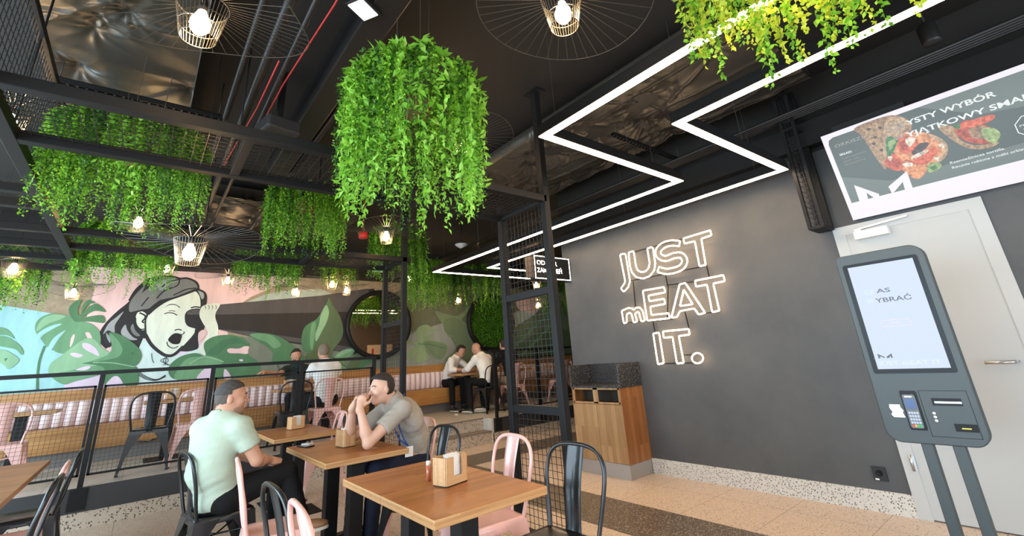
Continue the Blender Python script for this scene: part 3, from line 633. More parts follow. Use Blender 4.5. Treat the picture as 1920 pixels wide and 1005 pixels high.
# ================================================================== MENU SCREEN hung over the door, tipped forward
CR_['q'] = (1530, 120, 3.349)
def E_(name, c, e=1.): return M(name, tuple(x*.08 for x in c), .35, emit=c, es=e)
t = thing('menu_screen', 'bright menu screen showing a filled wrap, hung over the door', 'screen', (4.55, .3, 2.655)); TILT = -.262
t.rotation_euler = (0, TILT, 0)
SM = Matrix.Translation((4.55, .3, 2.655)) @ Matrix.Rotation(TILT, 4, 'Y'); SI = SM.inverted(); C0 = SI @ Vector((0, 0, CAMH))
def onscr(P):                                          # world point -> where its sight line meets the tilted screen (local y, z)
    d = (SI @ Vector(P))-C0; k = -C0.x/d.x; q = C0+d*k; return q.y, q.z
def Qp(x, y): ox, oy, s_ = CR_['q']; return onscr(onx(ox+x/s_, oy+y/s_, 4.5))
def Yp(y, z): return onscr((4.5, y, z))
YL = Yp(1.02, 3.04)[0]; YR = YL-1.50; ZT = Yp(1.02, 3.04)[1]; ZB = Yp(.97, 2.24)[1]
MB().box(0, .04, YR, YL, ZB, ZT).build('casing', m_blackglass, t)
scr = [E_('screen_white', (.80, .75, .82), 1.0), E_('screen_grey', (.085, .105, .095), 1.), E_('screen_grey2', (.15, .18, .165), 1.), E_('wrap_bread', (.30, .18, .10), 1.), E_('wrap_bread_light', (.46, .31, .19), 1.),
       E_('wrap_red', (.60, .12, .055), 1.), E_('wrap_orange', (.66, .27, .12), 1.), E_('wrap_green', (.05, .17, .05), 1.), E_('wrap_cream', (.72, .62, .50), 1.), E_('screen_text', (.74, .76, .74), 1.), E_('wrap_dark', (.07, .045, .035), 1.), E_('lettuce', (.28, .36, .14), 1.), E_('text_dim', (.30, .29, .26), 1.), E_('wrap_tan', (.38, .24, .13), 1.), E_('wrap_deep', (.42, .07, .035), 1.)]
mb = MB(); lay = [0]; cl = lambda v, a, b: max(a, min(b, v))
def flat(i, P): lay[0] += 1; mb.mi = i; mb.poly([(-.001-.00012*lay[0], cl(y, YR, YL), cl(z, ZB, ZT)) for y, z in P])
def sq(i, pts, smo=False):
    P = [Vector((0, *Qp(*p))) for p in pts]; P = smoothpts(P, True, 4) if smo else P; flat(i, [(p.y, p.z) for p in P])
flat(0, [(YL, ZB), (YR, ZB), (YR, ZT), (YL, ZT)])
zb = Yp(.97, 2.385)[1]; zt = ZT-.042; yl = YL-.035
flat(1, [(yl, zb), (yl, zt-.05), (yl-.012, zt-.015), (yl-.045, zt), (YR, zt), (YR, zb)])
flat(2, [(yl, zb), (yl, zb+.24), (yl-.3, zb+.10), (YR, zb+.12), (YR, zb)]); flat(2, [(.05, zt), (-.25, zt-.2), (YR, zt-.3), (YR, zt)])
sq(3, [(240, 405), (380, 345), (500, 322), (600, 370), (570, 460), (450, 560), (440, 665), (390, 610), (330, 520), (285, 450)], True)
sq(13, [(290, 420), (360, 370), (420, 400), (400, 480), (430, 560), (430, 640), (380, 590), (330, 500)], True)
sq(4, [(440, 350), (520, 330), (590, 375), (540, 430), (460, 480), (440, 600), (420, 540), (425, 430)], True)
for cx_, cy_ in ((330, 410), (370, 460), (400, 400), (360, 500), (410, 540), (480, 360), (520, 380)): sq(10 if cx_ < 420 else 13, [(cx_-12, cy_), (cx_, cy_-9), (cx_+14, cy_-2), (cx_+4, cy_+10)], True)
sq(6, [(470, 470), (560, 430), (680, 430), (790, 470), (830, 530), (800, 600), (720, 635), (620, 640), (530, 600), (480, 540)], True)
sq(4, [(690, 440), (790, 470), (828, 530), (798, 600), (760, 615), (800, 540), (770, 490)], True)
sq(5, [(430, 620), (480, 560), (560, 620), (600, 650), (520, 670), (470, 660)], True); sq(5, [(500, 480), (570, 450), (640, 480), (610, 550), (540, 560)], True)
sq(14, [(520, 500), (560, 480), (580, 520), (550, 545)], True); sq(14, [(450, 620), (490, 590), (540, 630), (500, 650)], True); sq(14, [(560, 600), (640, 610), (700, 590), (740, 560), (720, 610), (640, 632)], True)
sq(6, [(540, 650), (620, 640), (700, 650), (650, 720), (580, 700)], True)
sq(5, [(620, 600), (740, 520), (760, 560), (700, 610), (640, 630)], True); sq(10, [(600, 560), (650, 500), (710, 495), (690, 530), (630, 570)], True)
for P in ([(595, 590), (640, 560), (705, 540), (690, 560), (630, 590)], [(560, 480), (590, 460), (625, 470), (590, 520)], [(740, 590), (775, 580), (765, 610)], [(545, 625), (600, 620), (605, 640), (555, 645)], [(450, 575), (480, 585), (465, 610)], [(770, 510), (800, 500), (798, 530)]): sq(8, P, True)
sq(7, [(440, 470), (490, 455), (515, 480), (480, 560), (450, 575)], True); sq(11, [(455, 490), (490, 470), (500, 490), (465, 540)], True); sq(11, [(700, 640), (740, 615), (790, 630), (760, 670), (710, 680)], True); sq(7, [(715, 650), (745, 635), (760, 650), (735, 668)], True)
sq(13, [(770, 400), (860, 390), (900, 470), (1000, 510), (1150, 490), (1080, 530), (960, 530), (860, 480)], True)
sq(14, [(870, 400), (960, 350), (1080, 390), (1140, 430), (1120, 490), (1000, 500), (900, 460)], True); sq(3, [(960, 400), (1040, 380), (1100, 430), (1060, 470), (980, 460)], True); sq(5, [(880, 390), (1000, 345), (1110, 318), (1110, 350), (1000, 395), (900, 410)], True)
sq(11, [(1040, 410), (1110, 400), (1160, 440), (1120, 500), (1060, 470)], True); sq(7, [(870, 385), (900, 375), (905, 400), (880, 410)], True)
sq(0, [(240, 760), (395, 815), (402, 835), (365, 840), (318, 808), (332, 860), (278, 872)]); sq(0, [(455, 770), (570, 672), (612, 788), (560, 792), (545, 740), (495, 800), (478, 812)])
for m_ in scr:
    if 'wrap' in m_.name or 'lettuce' in m_.name:
        nt, b = nodes(m_); c = tuple(b.inputs['Emission Color'].default_value)[:3]; f_ = noise(nt, coords(nt, scale=(1, 1, 1)), 42., 5., .65)
        nt.links.new(ramp(nt, f_, [(.32, tuple(x*.35 for x in c)), (.5, c), (.68, tuple(min(1, x*1.5+.03) for x in c))]), b.inputs['Emission Color'])
mb.build('picture', scr, t, recalc=False)
mb = MB(); X_ = -.001-.00012*(lay[0]+6)
def st(s, cap, y0, y1, z, mi, bold=0.):                 # text from world y0 to y1 at height z, with a given capital height
    vs, fs = text_geo(s, cap/.7, bold=bold); a = min(v[0] for v in vs); b_ = max(v[0] for v in vs); p0 = Yp(y0, z); p1 = Yp(y1, z); k = (p0[0]-p1[0])/(b_-a)
    mb = MB(); mb.mi = mi; mb.add([(X_, p0[0]-(v[0]-a)*k, p0[1]+v[1]) for v in vs], fs); mb.build('text_line', scr, t, recalc=False)
st('CZ', .040, .56, .465, 2.88, 12, .0015); st('YSTY WYBÓR', .040, .45, -.055, 2.88, 9, .0014); st('W', .040, .555, .48, 2.79, 12, .0015); st('YJĄTKOWY SMAK', .040, .475, -.215, 2.785, 9, .0014)
st('ORKISZ?', .026, .94, .73, 2.895, 12, .0006); st('SKŁAD:', .017, .925, .835, 2.812, 9, .0008); st('mąka pszenna', .015, .92, .745, 2.775, 12); st('woda, olej', .015, .915, .80, 2.745, 12); st('sól kamienna', .015, .91, .765, 2.715, 12)
st('Rzemieślnicza tortilla.', .018, .30, .015, 2.487, 9, .0003); st('Ręcznie robiona z mąki orkiszowej', .018, .30, -.13, 2.448, 9, .0003)
oy, oz = Yp(-.145, 2.605)
for k in range(8):
    a, b_ = k*PI/4+PI/8, (k+1)*PI/4+PI/8; mb.mi = 9
    mb.poly([(X_, oy+r*math.cos(q_), oz+r*math.sin(q_)) for r, q_ in ((.082, a), (.082, b_), (.076, b_), (.076, a))])
mb.build('stamp_outline', scr, t, recalc=False); st('PROSTY', .014, -.09, -.20, 2.61, 9); st('SKŁAD', .014, -.10, -.19, 2.58, 9)
mb = MB()
for y in (.55, -.25): mb.box(.04, .07, y-.06, y+.06, -.3, .36); mb.bar((.06, y, .30), (.24, y, .36), .03)
mb.box(.04, .08, -.9, .6, .16, .22).box(.04, .06, .12, .62, .385, .43)
mb.build('hanging_bracket', m_black, t)
# mesh box beside the screen
t = thing('steel_shutter_box', 'narrow black mesh box hanging on the wall left of the menu screen', 'wall box', (4.55, 1.23, 2.75))
mb = MB()
for y in (-.05, .05):
    for x in (-.11, .11): mb.box(x-.014, x+.014, y-.014, y+.014, -.52, .9)
for z in (-.51, .45):
    mb.box(-.12, .12, -.06, .06, z-.014, z+.014)
bevel(mb.build('frame', m_black, t), .002)
g = MB(); mesh_grid(g, (-.11, .05, -.5), (1, 0, 0), (0, 0, 1), 6, 28, .22, 1.4, .0016); mesh_grid(g, (-.11, -.05, -.5), (0, 1, 0), (0, 0, 1), 3, 28, .1, 1.4, .0016); g.build('wire_mesh', m_wiredark, t)
MB().box(.1, .106, -.05, .05, -.5, .9).build('back_sheet', m_black, t)

# ================================================================== ORDERING KIOSK
XK = 3.7
t = thing('ordering_kiosk', 'grey self-service ordering kiosk with a tall lit touch screen on two legs', 'kiosk', (XK, .73, 0))
def rr(y0, y1, z0, z1, r, n=8):
    P = []
    for cy, cz, a0 in ((y1-r, z1-r, 0), (y0+r, z1-r, 90), (y0+r, z0+r, 180), (y1-r, z0+r, 270)):
        P += [(cy+r*math.cos(math.radians(a0+90*i/n)), cz+r*math.sin(math.radians(a0+90*i/n))) for i in range(n+1)]
    return P
def rrk(y0, y1, z0, z1, r):
    P = rr(y0, y1, z0, z1, r); q = rr(y0, y1, z0, z1, .03); return q[:9]+P[9:] if False else q[0:9]+P[9:]
def slab(mb, P, x0, x1):
    n = len(P); mb.add([(x0, y, z) for y, z in P]+[(x1, y, z) for y, z in P], [tuple(range(n)), tuple(range(n, 2*n))[::-1]]+[(i, (i+1) % n, n+(i+1) % n, n+i) for i in range(n)])
mb = MB(); slab(mb, rrk(-.222, .245, .69, 1.85, .075), 0, .075); bevel(mb.build('housing', m_kiosk, t), .006, 2)
ky = lambda y: y-.73
mb = MB(); slab(mb, rr(ky(.545), ky(.943), 1.085, 1.785, .012, 2), -.004, 0); mb.build('bezel', m_blackglass, t)
m_scrk = M('touch_screen_glow', (.03, .03, .035), .4, spec=.15, emit=(.70, .81, .97), es=.92)
SCY0, SCY1, SCZ0, SCZ1 = ky(.568), ky(.915), 1.112, 1.765
mb = MB(); slab(mb, [(SCY0, SCZ0), (SCY1, SCZ0), (SCY1, SCZ1), (SCY0, SCZ1)], -.0065, -.004); so = mb.build('touch_screen', m_scrk, t)
mk = [E_('kiosk_ink', (.06, .05, .07)), E_('kiosk_faint', (.60, .68, .84)), E_('kiosk_pinkline', (.80, .60, .72)), E_('kiosk_line', (.5, .6, .68))]
mb = MB()
def kt(s, size, y, z, mi, **k): mb.mi = mi; place_text(mb, s, size, (-.0075, y, z), (0, -1, 0), (0, 0, 1), **k)
def kf(s_, cap, y0, y1, z, mi, bold=0.):
    vs, fs = text_geo(s_, cap/.7, bold=bold); a = min(v[0] for v in vs); b_ = max(v[0] for v in vs); k = (y0-y1)/(b_-a); mb = MB(); mb.mi = mi; mb.add([(-.0075, ky(y0)-(v[0]-a)*k, z+v[1]) for v in vs], fs); mb.build('text_line', mk, so, recalc=False)
kf('CZ', .026, .865, .81, 1.578, 1); kf('AS', .026, .80, .727, 1.578, 0, .0004); kf('W', .028, .865, .825, 1.518, 1); kf('YBRAĆ', .028, .819, .634, 1.518, 0, .0004)
kf('ZACZNIJ TUTAJ', .013, .824, .681, 1.423, 3); kf('ZAMÓW', .010, .78, .725, 1.381, 2); kf('JUST mEAT IT', .024, .905, .60, 1.135, 1, .0006)
mb = MB()
for (y0, y1, z0, z1) in ((.826, .678, 1.365, 1.367), (.826, .678, 1.404, 1.406), (.826, .824, 1.365, 1.406), (.680, .678, 1.365, 1.406)): mb.mi = 2; mb.poly([(-.0075, ky(y0), z0), (-.0075, ky(y1), z0), (-.0075, ky(y1), z1), (-.0075, ky(y0), z1)])
mb.build('order_button', mk, so, recalc=False); mb = MB()
mb.mi = 3; mb.poly([(-.0075, ky(.60), 1.1745), (-.0075, ky(.92), 1.1745), (-.0075, ky(.92), 1.176), (-.0075, ky(.60), 1.176)])
mb.build('divider_line', mk, so, recalc=False); mb = MB()
mb.mi = 0; mb.poly([(-.0075, ky(a_), b_-.023) for a_, b_ in ((.895, 1.20), (.895, 1.228), (.862, 1.208), (.862, 1.20), (.885, 1.213), (.885, 1.20))]); mb.poly([(-.0075, ky(a_), b_-.023) for a_, b_ in ((.852, 1.20), (.852, 1.208), (.822, 1.228), (.822, 1.20), (.830, 1.20), (.830, 1.213), (.842, 1.20))])
mb.build('logo_mark', mk, so, recalc=False)

mb = MB(); slab(mb, rr(ky(.765), ky(.846), .765, .985, .008, 2), -.003, 0); pt = mb.build('terminal_recess', m_blackglass, t)
mb = MB(); slab(mb, rr(ky(.775), ky(.838), .775, .965, .01, 3), -.012, -.003); bevel(mb.build('card_terminal', M('terminal_grey', (.10, .11, .12), .4), t), .002)
mb = MB(); slab(mb, [(ky(.782), .885), (ky(.831), .885), (ky(.831), .94), (ky(.782), .94)], -.014, -.012); mb.build('terminal_display', M('display_navy', (.02, .04, .10), .2, emit=(.04, .08, .2), es=1.), t)
mb = MB(); kc = [M('key_grey', (.4, .45, .55), .5), M('key_red', (.6, .06, .05), .5), M('key_yellow', (.6, .4, .05), .5), M('key_green', (.06, .4, .12), .5)]
for r in range(5):
    for c_ in range(4): mb.mi = (1, 2, 3, 3)[c_] if r == 4 else 0; y_ = ky(.829)-c_*.0125; z_ = .868-r*.018; mb.box(-.0145, -.012, y_-.010, y_, z_-.013, z_)
mb.build('keypad', kc, t)
MB().box(-.015, -.012, ky(.826), ky(.79), .948, .956).build('terminal_light', E_('terminal_white', (.9, .9, .95)), t)
mb = MB(); P = [(ky(.915), .905), (ky(.862), .905), (ky(.862), .888), (ky(.852), .872), (ky(.858), .858), (ky(.852), .832), (ky(.908), .832), (ky(.918), .848), (ky(.908), .862), (ky(.918), .885)]
slab(mb, P[::-1], -.003, 0); mb.build('sticker', M('sticker_white', (.85, .85, .83), .5), t)
mb = MB()
for (y0, y1, z0, z1) in ((.54, .755, .985, .9875), (.54, .755, .735, .7375), (.54, .5425, .735, .985), (.7525, .755, .735, .985)): mb.box(-.0012, .0, ky(y0), ky(y1), z0, z1)
mb.build('service_hatch', m_blackglass, t)
MB().box(-.003, 0, ky(.575), ky(.705), .905, .945).build('receipt_slot', m_blackglass, t); MB().box(-.008, -.002, ky(.575), ky(.693), .918, .928).build('slot_lip', m_chrome, t)
MB().box(-.004, 0, ky(.545), ky(.640), .77, .81).build('scanner_window', m_blackglass, t); MB().box(-.0055, -.004, ky(.572), ky(.612), .784, .79).build('scanner_light', E_('scanner_yellow', (.75, .7, .05), 1.2), t)
mb = MB()
for z in (.862, .842, .822): mb.lathe([(0, 0), (.008, 0), (.008, .006), (0, .008)], (0, 0, 0), 10); mb.v[-40:] = [(-a_[2], a_[1]+ky(.712), a_[0]+z) for a_ in mb.v[-40:]]
mb.build('buttons', M('button_white', (.75, .75, .75), .4), t)
for y in (.795, .655): bevel(MB().box(.01, .06, ky(y)-.028, ky(y)+.028, .012, .70).build('leg', m_kiosk, t), .004)
bevel(MB().box(-.19, .25, -.20, .21, 0, .014).build('base_plate', m_kiosk, t), .003)

# ================================================================== LITTER BIN CABINET
t = thing('litter_bin_cabinet', 'wooden litter bin cabinet with two openings and black stone top against the grey wall', 'bin', (4.305, 3.505, 0))
W, D = .407, .765
MB().box(.004, W, .004, D-.004, 0, .145).build('steel_plinth', m_steel, t)
mb = MB(); mb.box(0, W, 0, .018, .145, .93).box(0, W, D-.018, D, .145, .93).box(.01, W, .018, D-.018, .145, .16).box(.01, W, .018, D-.018, .74, .755).box(W-.02, W, .018, D-.018, .16, .93)
mb.build('carcass', m_panelwood2, t)
mb = MB(); mb.box(0, .016, .018, .04, .76, .93).box(0, .016, D-.04, D-.018, .76, .93).box(0, .016, D/2-.035, D/2+.035, .76, .93).box(0, .016, .018, D-.018, .91, .93).box(0, .016, .018, D-.018, .755, .775).build('opening_frame', m_panelwood, t)
MB().box(.2, .21, .018, D-.018, .76, .92).build('bin_liner', M('bin_dark', (.03, .02, .012), .8), t)
for y0, y1 in ((.003, D/2-.002), (D/2+.002, D-.003)): bevel(MB().box(-.004, .014, y0, y1, .15, .748).build('door', m_panelwood, t), .002)
MB().box(.05, .1, D/2-.0015, D/2+.0015, 0, .145).build('plinth_joint', m_black, t)
mb = MB(); mb.box(-.012, W, -.012, D+.012, .93, .955).box(W-.03, W, -.012, D+.012, .955, 1.19).box(-.01, W-.03, -.012, .016, .955, 1.19).box(-.01, W-.03, D-.016, D+.012, .955, 1.19)
bevel(mb.build('stone_top', m_granite, t), .002)

# ================================================================== TABLES
def table(name='table', label='', loc=(0, 0, 0), group=None, L=.54, W_=.62, H_=.73):
    t = thing(name, label, 'table', loc, 0, group)
    mb = MB(); mb.box(-W_/2, W_/2, -L/2, L/2, H_-.038, H_)
    o = mb.build('tabletop', [m_table, m_table_side], t); o.data.polygons.foreach_set('material_index', [1, 1, 1, 1, 0, 0]); bevel(o, .004, 2)
    bevel(MB().box(-.05, .05, -.05, .05, .012, H_-.05).build('column', m_black, t), .003)
    MB().box(-.24, .24, -.035, .035, H_-.052, H_-.038).box(-.035, .035, -.2, .2, H_-.052, H_-.038).build('top_plate', m_black, t)
    bevel(MB().box(-.21, .21, -.19, .19, 0, .012).build('base_plate', m_black, t), .003)
    return t
TB = table(label='nearest wooden cafe table, front half of the pair, near edge toward the camera', loc=(1.33, 2.13, 0), group='wooden cafe tables')
dup(TB, (1.33, 2.672, 0), 0, 'second half of the nearest wooden table pair, under the napkin holder')
dup(TB, (1.40, 3.77, 0), 0, 'wooden cafe table under the elbow of the man in the grey T-shirt')
dup(TB, (1.40, 4.312, 0), 0, 'wooden cafe table carrying the phone, joined behind the front men table')
dup(TB, (1.43, 5.47, 0), 0, 'wooden cafe table before the railing carrying the far napkin holder')
dup(TB, (1.43, 6.012, 0), 0, 'wooden cafe table closest to the railing post, behind the far napkin holder')
dup(TB, (-.82, 5.92, 0), 0, 'wooden table at the left edge of the room, corner nearest the railing')
dup(TB, (-.82, 5.378, 0), 0, 'wooden table at the left edge, middle of its row')
dup(TB, (-.82, 4.836, 0), 0, 'wooden table at the left edge, nearest of its row')
dup(TB, (-.82, 4.294, 0), 0, 'wooden table at the left frame edge, cut off by the picture')
for x, y, l in ((-1.0, 8.12, 'platform table behind the pink chair at the far left'), (.42, 8.12, 'platform table behind the empty black chair under the mural'), (2.0, 8.12, 'platform table between the bearded man and the man in the white shirt'),
                (5.35, 8.3, 'small platform table between the two men in white shirts'), (6.6, 8.3, 'platform table behind the tall mesh divider'), (8.1, 8.3, 'platform table furthest right behind the mesh divider')):
    dup(TB, (x, y, .372), 0, l)

# ================================================================== CHAIRS
def make_chair(mat, label):
    t = thing('metal_chair', label, 'chair')
    s = .178; mb = MB()
    ring = lambda h, z, r: [(x, y, z) for x, y in [(cx+r*math.cos(math.radians(a0+90*i/4)), cy+r*math.sin(math.radians(a0+90*i/4))) for cx, cy, a0 in ((h-r, h-r, 0), (-h+r, h-r, 90), (-h+r, -h+r, 180), (h-r, -h+r, 270)) for i in range(5)]]
    R_ = [ring(s+.006, .405, .04), ring(s+.004, .448, .04), ring(s-.006, .455, .035), ring(s-.03, .449, .05), ring(s-.10, .444, .05), ring(.02, .443, .01)]
    vs = [v for r in R_ for v in r]; n = 20; fs = [(i*n+k, i*n+(k+1) % n, (i+1)*n+(k+1) % n, (i+1)*n+k) for i in range(len(R_)-1) for k in range(n)]; fs.append(tuple(range(5*n, 6*n)))
    mb.smooth = True; mb.add(vs, fs); mb.smooth = False; mb.build('seat', mat, t)
    for sx_s in (1, -1):
        for sy in (1, -1):
            mb = MB(); rows = []; N = 12
            for i in range(N+1):
                u = i/N; z = .44*(1-u); c_ = s+.004+(.235-s)*u**1.15 if sx_s > 0 or True else s
                cx, cy = (c_+(.02*u if sx_s < 0 else 0))*sx_s, c_*sy
                wd = .026+.125*(1-u)**2.6+.008*(1-u); th = .006
                px_, py = cx-sx_s*wd, cy-sy*wd
                rows.append([(cx, cy, z), (px_, cy, z), (px_, cy-sy*th, z), (cx-sx_s*th, cy-sy*th, z), (cx-sx_s*th, py, z), (cx, py, z)])
            vs = [v for r in rows for v in r]; fs = [(i*6+k, i*6+(k+1) % 6, (i+1)*6+(k+1) % 6, (i+1)*6+k) for i in range(N) for k in range(6)]+[tuple(range(6)), tuple(range(N*6, N*6+6))[::-1]]
            mb.add(vs, fs); mb.build('leg', mat, t)
    mb = MB()
    for a, b in (((.15, .15), (-.15, -.15)), ((.15, -.15), (-.15, .15))): mb.tube([(a[0], a[1], .40), (a[0]*1.0, a[1]*1.0, .33), (0, 0, .30), (b[0], b[1], .33), (b[0], b[1], .40)], .006, 6)
    mb.build('brace', mat, t)
    # hoop of the back
    P = [(-.165, -.165, .43), (-.185, -.180, .52), (-.205, -.202, .64), (-.228, -.204, .74), (-.240, -.178, .805), (-.250, -.115, .843), (-.253, 0, .853)]
    P = P+[(x, -y, z) for x, y, z in P[:-1][::-1]]
    MB().tube(smoothpts(P, False, 4), .0115, 8).build('back_hoop', mat, t)
    mb = MB(); mb.smooth = True; rows = []
    for i in range(9):
        u = i/8; z = .44+.405*u; x = -.172-.075*u**.8+.022*math.sin(PI*u); hw = .052+.014*u
        rows.append([(x+dx, y, z) for y, dx in ((-hw, 0), (-hw*.62, 0), (-hw*.5, -.007 if .1 < u < .9 else 0), (hw*.5, -.007 if .1 < u < .9 else 0), (hw*.62, 0), (hw, 0))])
    vs = [v for r in rows for v in r]+[(v[0]-.003, v[1], v[2]) for r in rows for v in r]; n = len(rows)*6; fs = []
    for i in range(8):
        for k in range(5): fs.append((i*6+k, i*6+k+1, i*6+k+7, i*6+k+6)); fs.append((n+i*6+k+6, n+i*6+k+7, n+i*6+k+1, n+i*6+k))
    for i in range(8): fs.append((i*6, i*6+6, n+i*6+6, n+i*6)); fs.append((i*6+5, n+i*6+5, n+i*6+11, i*6+11))
    mb.add(vs, fs); mb.smooth = False; mb.build('back_splat', mat, t)
    mb = MB()
    for a in (1, -1):
        for b in (1, -1): mb.cbox((a*.232-(.0 if a > 0 else .016), b*.222, .006), (.03, .03, .012))
    mb.build('rubber_feet', m_dark, t)
    return t
CB = make_chair(m_blackchair, ''); CP = make_chair(m_pink, '')
firsts = {'b': CB, 'p': CP}; used = set()
def chair(k, x, y, deg, label, z=0., group=None):
    g = group or ('black metal chairs' if k == 'b' else 'pink metal chairs')
    if k in used: return dup(firsts[k], (x, y, z), math.radians(deg), label, g)
    used.add(k); o = firsts[k]; o.location = (x, y, z); o.rotation_euler = (0, 0, math.radians(deg)); o['label'] = label; o['group'] = g; return o
chair('b', 1.72, 1.96, 183, 'black metal chair at the near right corner of the nearest table')
chair('p', 1.73, 2.55, 177, 'pale pink metal chair between the nearest table and the mesh divider')
chair('b', 1.74, 3.40, 184, 'black metal chair tucked beside the seated man in the grey T-shirt')
chair('p', 1.93, 4.10, 178, 'pink metal chair the man in the grey T-shirt sits on')
chair('p', .80, 3.42, -6, 'pink metal chair right behind the back of the man in the mint T-shirt')
chair('b', .80, 2.52, 3, 'black metal chair at the left side of the nearest table, behind the near pink one')
chair('p', .80, 2.06, -3, 'pink metal chair cut off by the bottom edge left of the nearest table')
chair('b', .585, 4.20, 8, 'black metal chair the man in the mint T-shirt sits on')
chair('p', 1.76, 5.90, 180, 'pale pink metal chair seen behind the hands of the man in the grey T-shirt')
chair('b', -.52, 5.38, 180, 'black metal chair at the left table, furthest of three, its hoop seen edge on')
chair('p', -.54, 4.62, 180, 'pink metal chair at the left table between two black ones')
chair('b', -.52, 3.95, 178, 'black metal chair nearest the camera at the left table')
Z = .372
chair('p', -1.02, 7.42, 90, 'sunlit pink metal chair on the platform at the far left', Z)
chair('b', .20, 7.36, 88, 'empty black metal chair on the platform beside the second railing post', Z)
chair('p', .64, 7.42, 92, 'pink metal chair on the platform right beside the empty black chair', Z)
chair('b', 1.78, 7.40, 90, 'black metal chair on the platform left of the man in the white T-shirt', Z)
chair('p', 2.24, 7.40, 90, 'pink metal chair under the man in the white T-shirt on the platform', Z)
chair('b', 5.42, 7.72, 96, 'black metal chair under the bald man on the platform', Z)
chair('p', 5.98, 7.60, 84, 'pink metal chair under the man in black behind the divider post', Z)
chair('p', 7.35, 7.62, 110, 'pink metal chair on the platform seen through the mesh divider', Z)
# ================================================================== THINGS ON THE TABLES
m_ply = wood('bent_ply', (.40, .20, .08), (.52, .29, .13), (.60, .37, .18), 'X', .008, .8, rough=.4)
def holder(x, y, z, deg, label, open_=True):
    t = thing('napkin_holder', label, 'napkin holder', (x, y, z), math.radians(deg), 'wooden napkin holders')
    W_, D_, H_ = .080, .054, .132; mb = MB()
    mb.rbox(-W_, W_, -D_, D_, 0, .006, .018); mb.build('base', m_dark, t)
    mb = MB(); th = .007
    def wall(pts, z0, z1):
        for a, b in zip(pts[:-1], pts[1:]):
            a = Vector(a); b = Vector(b); mb.bar((a.x, a.y, (z0+z1)/2), (b.x, b.y, (z0+z1)/2), th, z1-z0)
    arc = lambda cx, cy, a0: [(cx+.018*math.cos(math.radians(a0+q)), cy+.018*math.sin(math.radians(a0+q))) for q in (0, 30, 60, 90)]
    right = [(.03, -D_)]+[(W_-.018+.018*math.sin(math.radians(q)), -D_+.018-.018*math.cos(math.radians(q))) for q in (0, 30, 60, 90)]+[(W_, D_-.018)]+[(W_-.018+.018*math.cos(math.radians(q)), D_-.018+.018*math.sin(math.radians(q))) for q in (30, 60, 90)]+[(.03, D_)]
    left = [(-a, b) for a, b in right]
    wall(right, .006, H_); wall(left, .006, H_); wall([(-.03, -D_), (.03, -D_)], .006, .042); wall([(-.03, D_), (.03, D_)], .006, H_*.98)
    mb.build('ply_body', m_ply, t)
    mb = MB(); mb.box(-.058, .058, -.036, .036, .008, .085)
    for k in range(7): mb.bar((-.05+.004*k, -.032+.009*k, .05), (.045, -.030+.009*k, .05), .003, .16+.006*((k*5) % 4))
    mb.build('napkins', m_white, t)
holder(1.365, 2.31, .7305, 14, 'wooden napkin holder full of white napkins on the nearest table')
holder(1.43, 4.10, .7305, 95, 'wooden napkin holder in front of the forearm of the man in the grey T-shirt')
holder(1.49, 5.92, .7305, 12, 'wooden napkin holder on the far table by the railing')
for x, y, l in ((.42, 8.1, 'small wooden napkin holder on the platform table under the mural necklace'), (1.92, 8.2, 'small wooden napkin holder beside the bearded man'), (6.6, 8.3, 'small wooden napkin holder behind the tall mesh divider')): holder(x, y, 1.1025, 5, l)
t = thing('pepper_shaker', 'small clear shaker of red spice left of the nearest napkin holder', 'shaker', (1.315, 2.455, .7305))
MB().lathe([(0, 0), (.013, 0), (.013, .075), (0, .075)], n=14).build('glass_body', M('spice_red', (.45, .13, .07), .3, coat=.5), t)
MB().lathe([(0, .075), (.0135, .075), (.0135, .096), (0, .098)], n=14).build('cap', M('shaker_cap', (.75, .75, .72), .3), t)
t = thing('smartphone', 'black phone lying at the back left corner of the men table', 'phone', (1.21, 4.44, .7305), .25)
bevel(MB().box(-.04, .04, -.075, .075, 0, .009).build('case', m_blackglass, t), .003); MB().box(-.034, .034, -.066, .066, .009, .0095).build('display', M('phone_glass', (.25, .26, .28), .08), t)
o = bevel(MB().box(-.03, .03, -.045, .045, 0, .012).build('wallet', M('white_case', (.6, .58, .55), .5)), .003); o.location = (1.23, 4.46, .7405); o.rotation_euler = (0, 0, .5)
tag(o, 'small pale card case lying on the phone', 'card case')
o = MB().add([(0, 0, 0), (.10, .02, 0), (.075, .09, 0), (.02, .07, 0), (0, 0, .001), (.10, .02, .001), (.075, .09, .001), (.02, .07, .001)], [(3, 2, 1, 0), (4, 5, 6, 7), (0, 1, 5, 4), (1, 2, 6, 5), (2, 3, 7, 6), (3, 0, 4, 7)])
mb = MB(); mb.add([(0, 0, 0), (.10, .02, 0), (.075, .09, 0), (.02, .07, 0), (0, 0, .001), (.10, .02, .001), (.075, .09, .001), (.02, .07, .001)], [(3, 2, 1, 0), (4, 5, 6, 7), (0, 1, 5, 4), (1, 2, 6, 5), (2, 3, 7, 6), (3, 0, 4, 7)])
o = mb.build('paper_scrap', M('kraft_paper', (.55, .33, .17), .8)); o.location = (1.47, 3.72, .7305); tag(o, 'small brown paper scrap on the table before the man in grey', 'paper')
o = bevel(MB().box(-.03, .03, -.02, .02, 0, .018).build('crumpled_tissue', m_white), .006); o.location = (4.85, 7.95, .3725); tag(o, 'white scrap of paper on the platform floor by the banquette', 'litter')

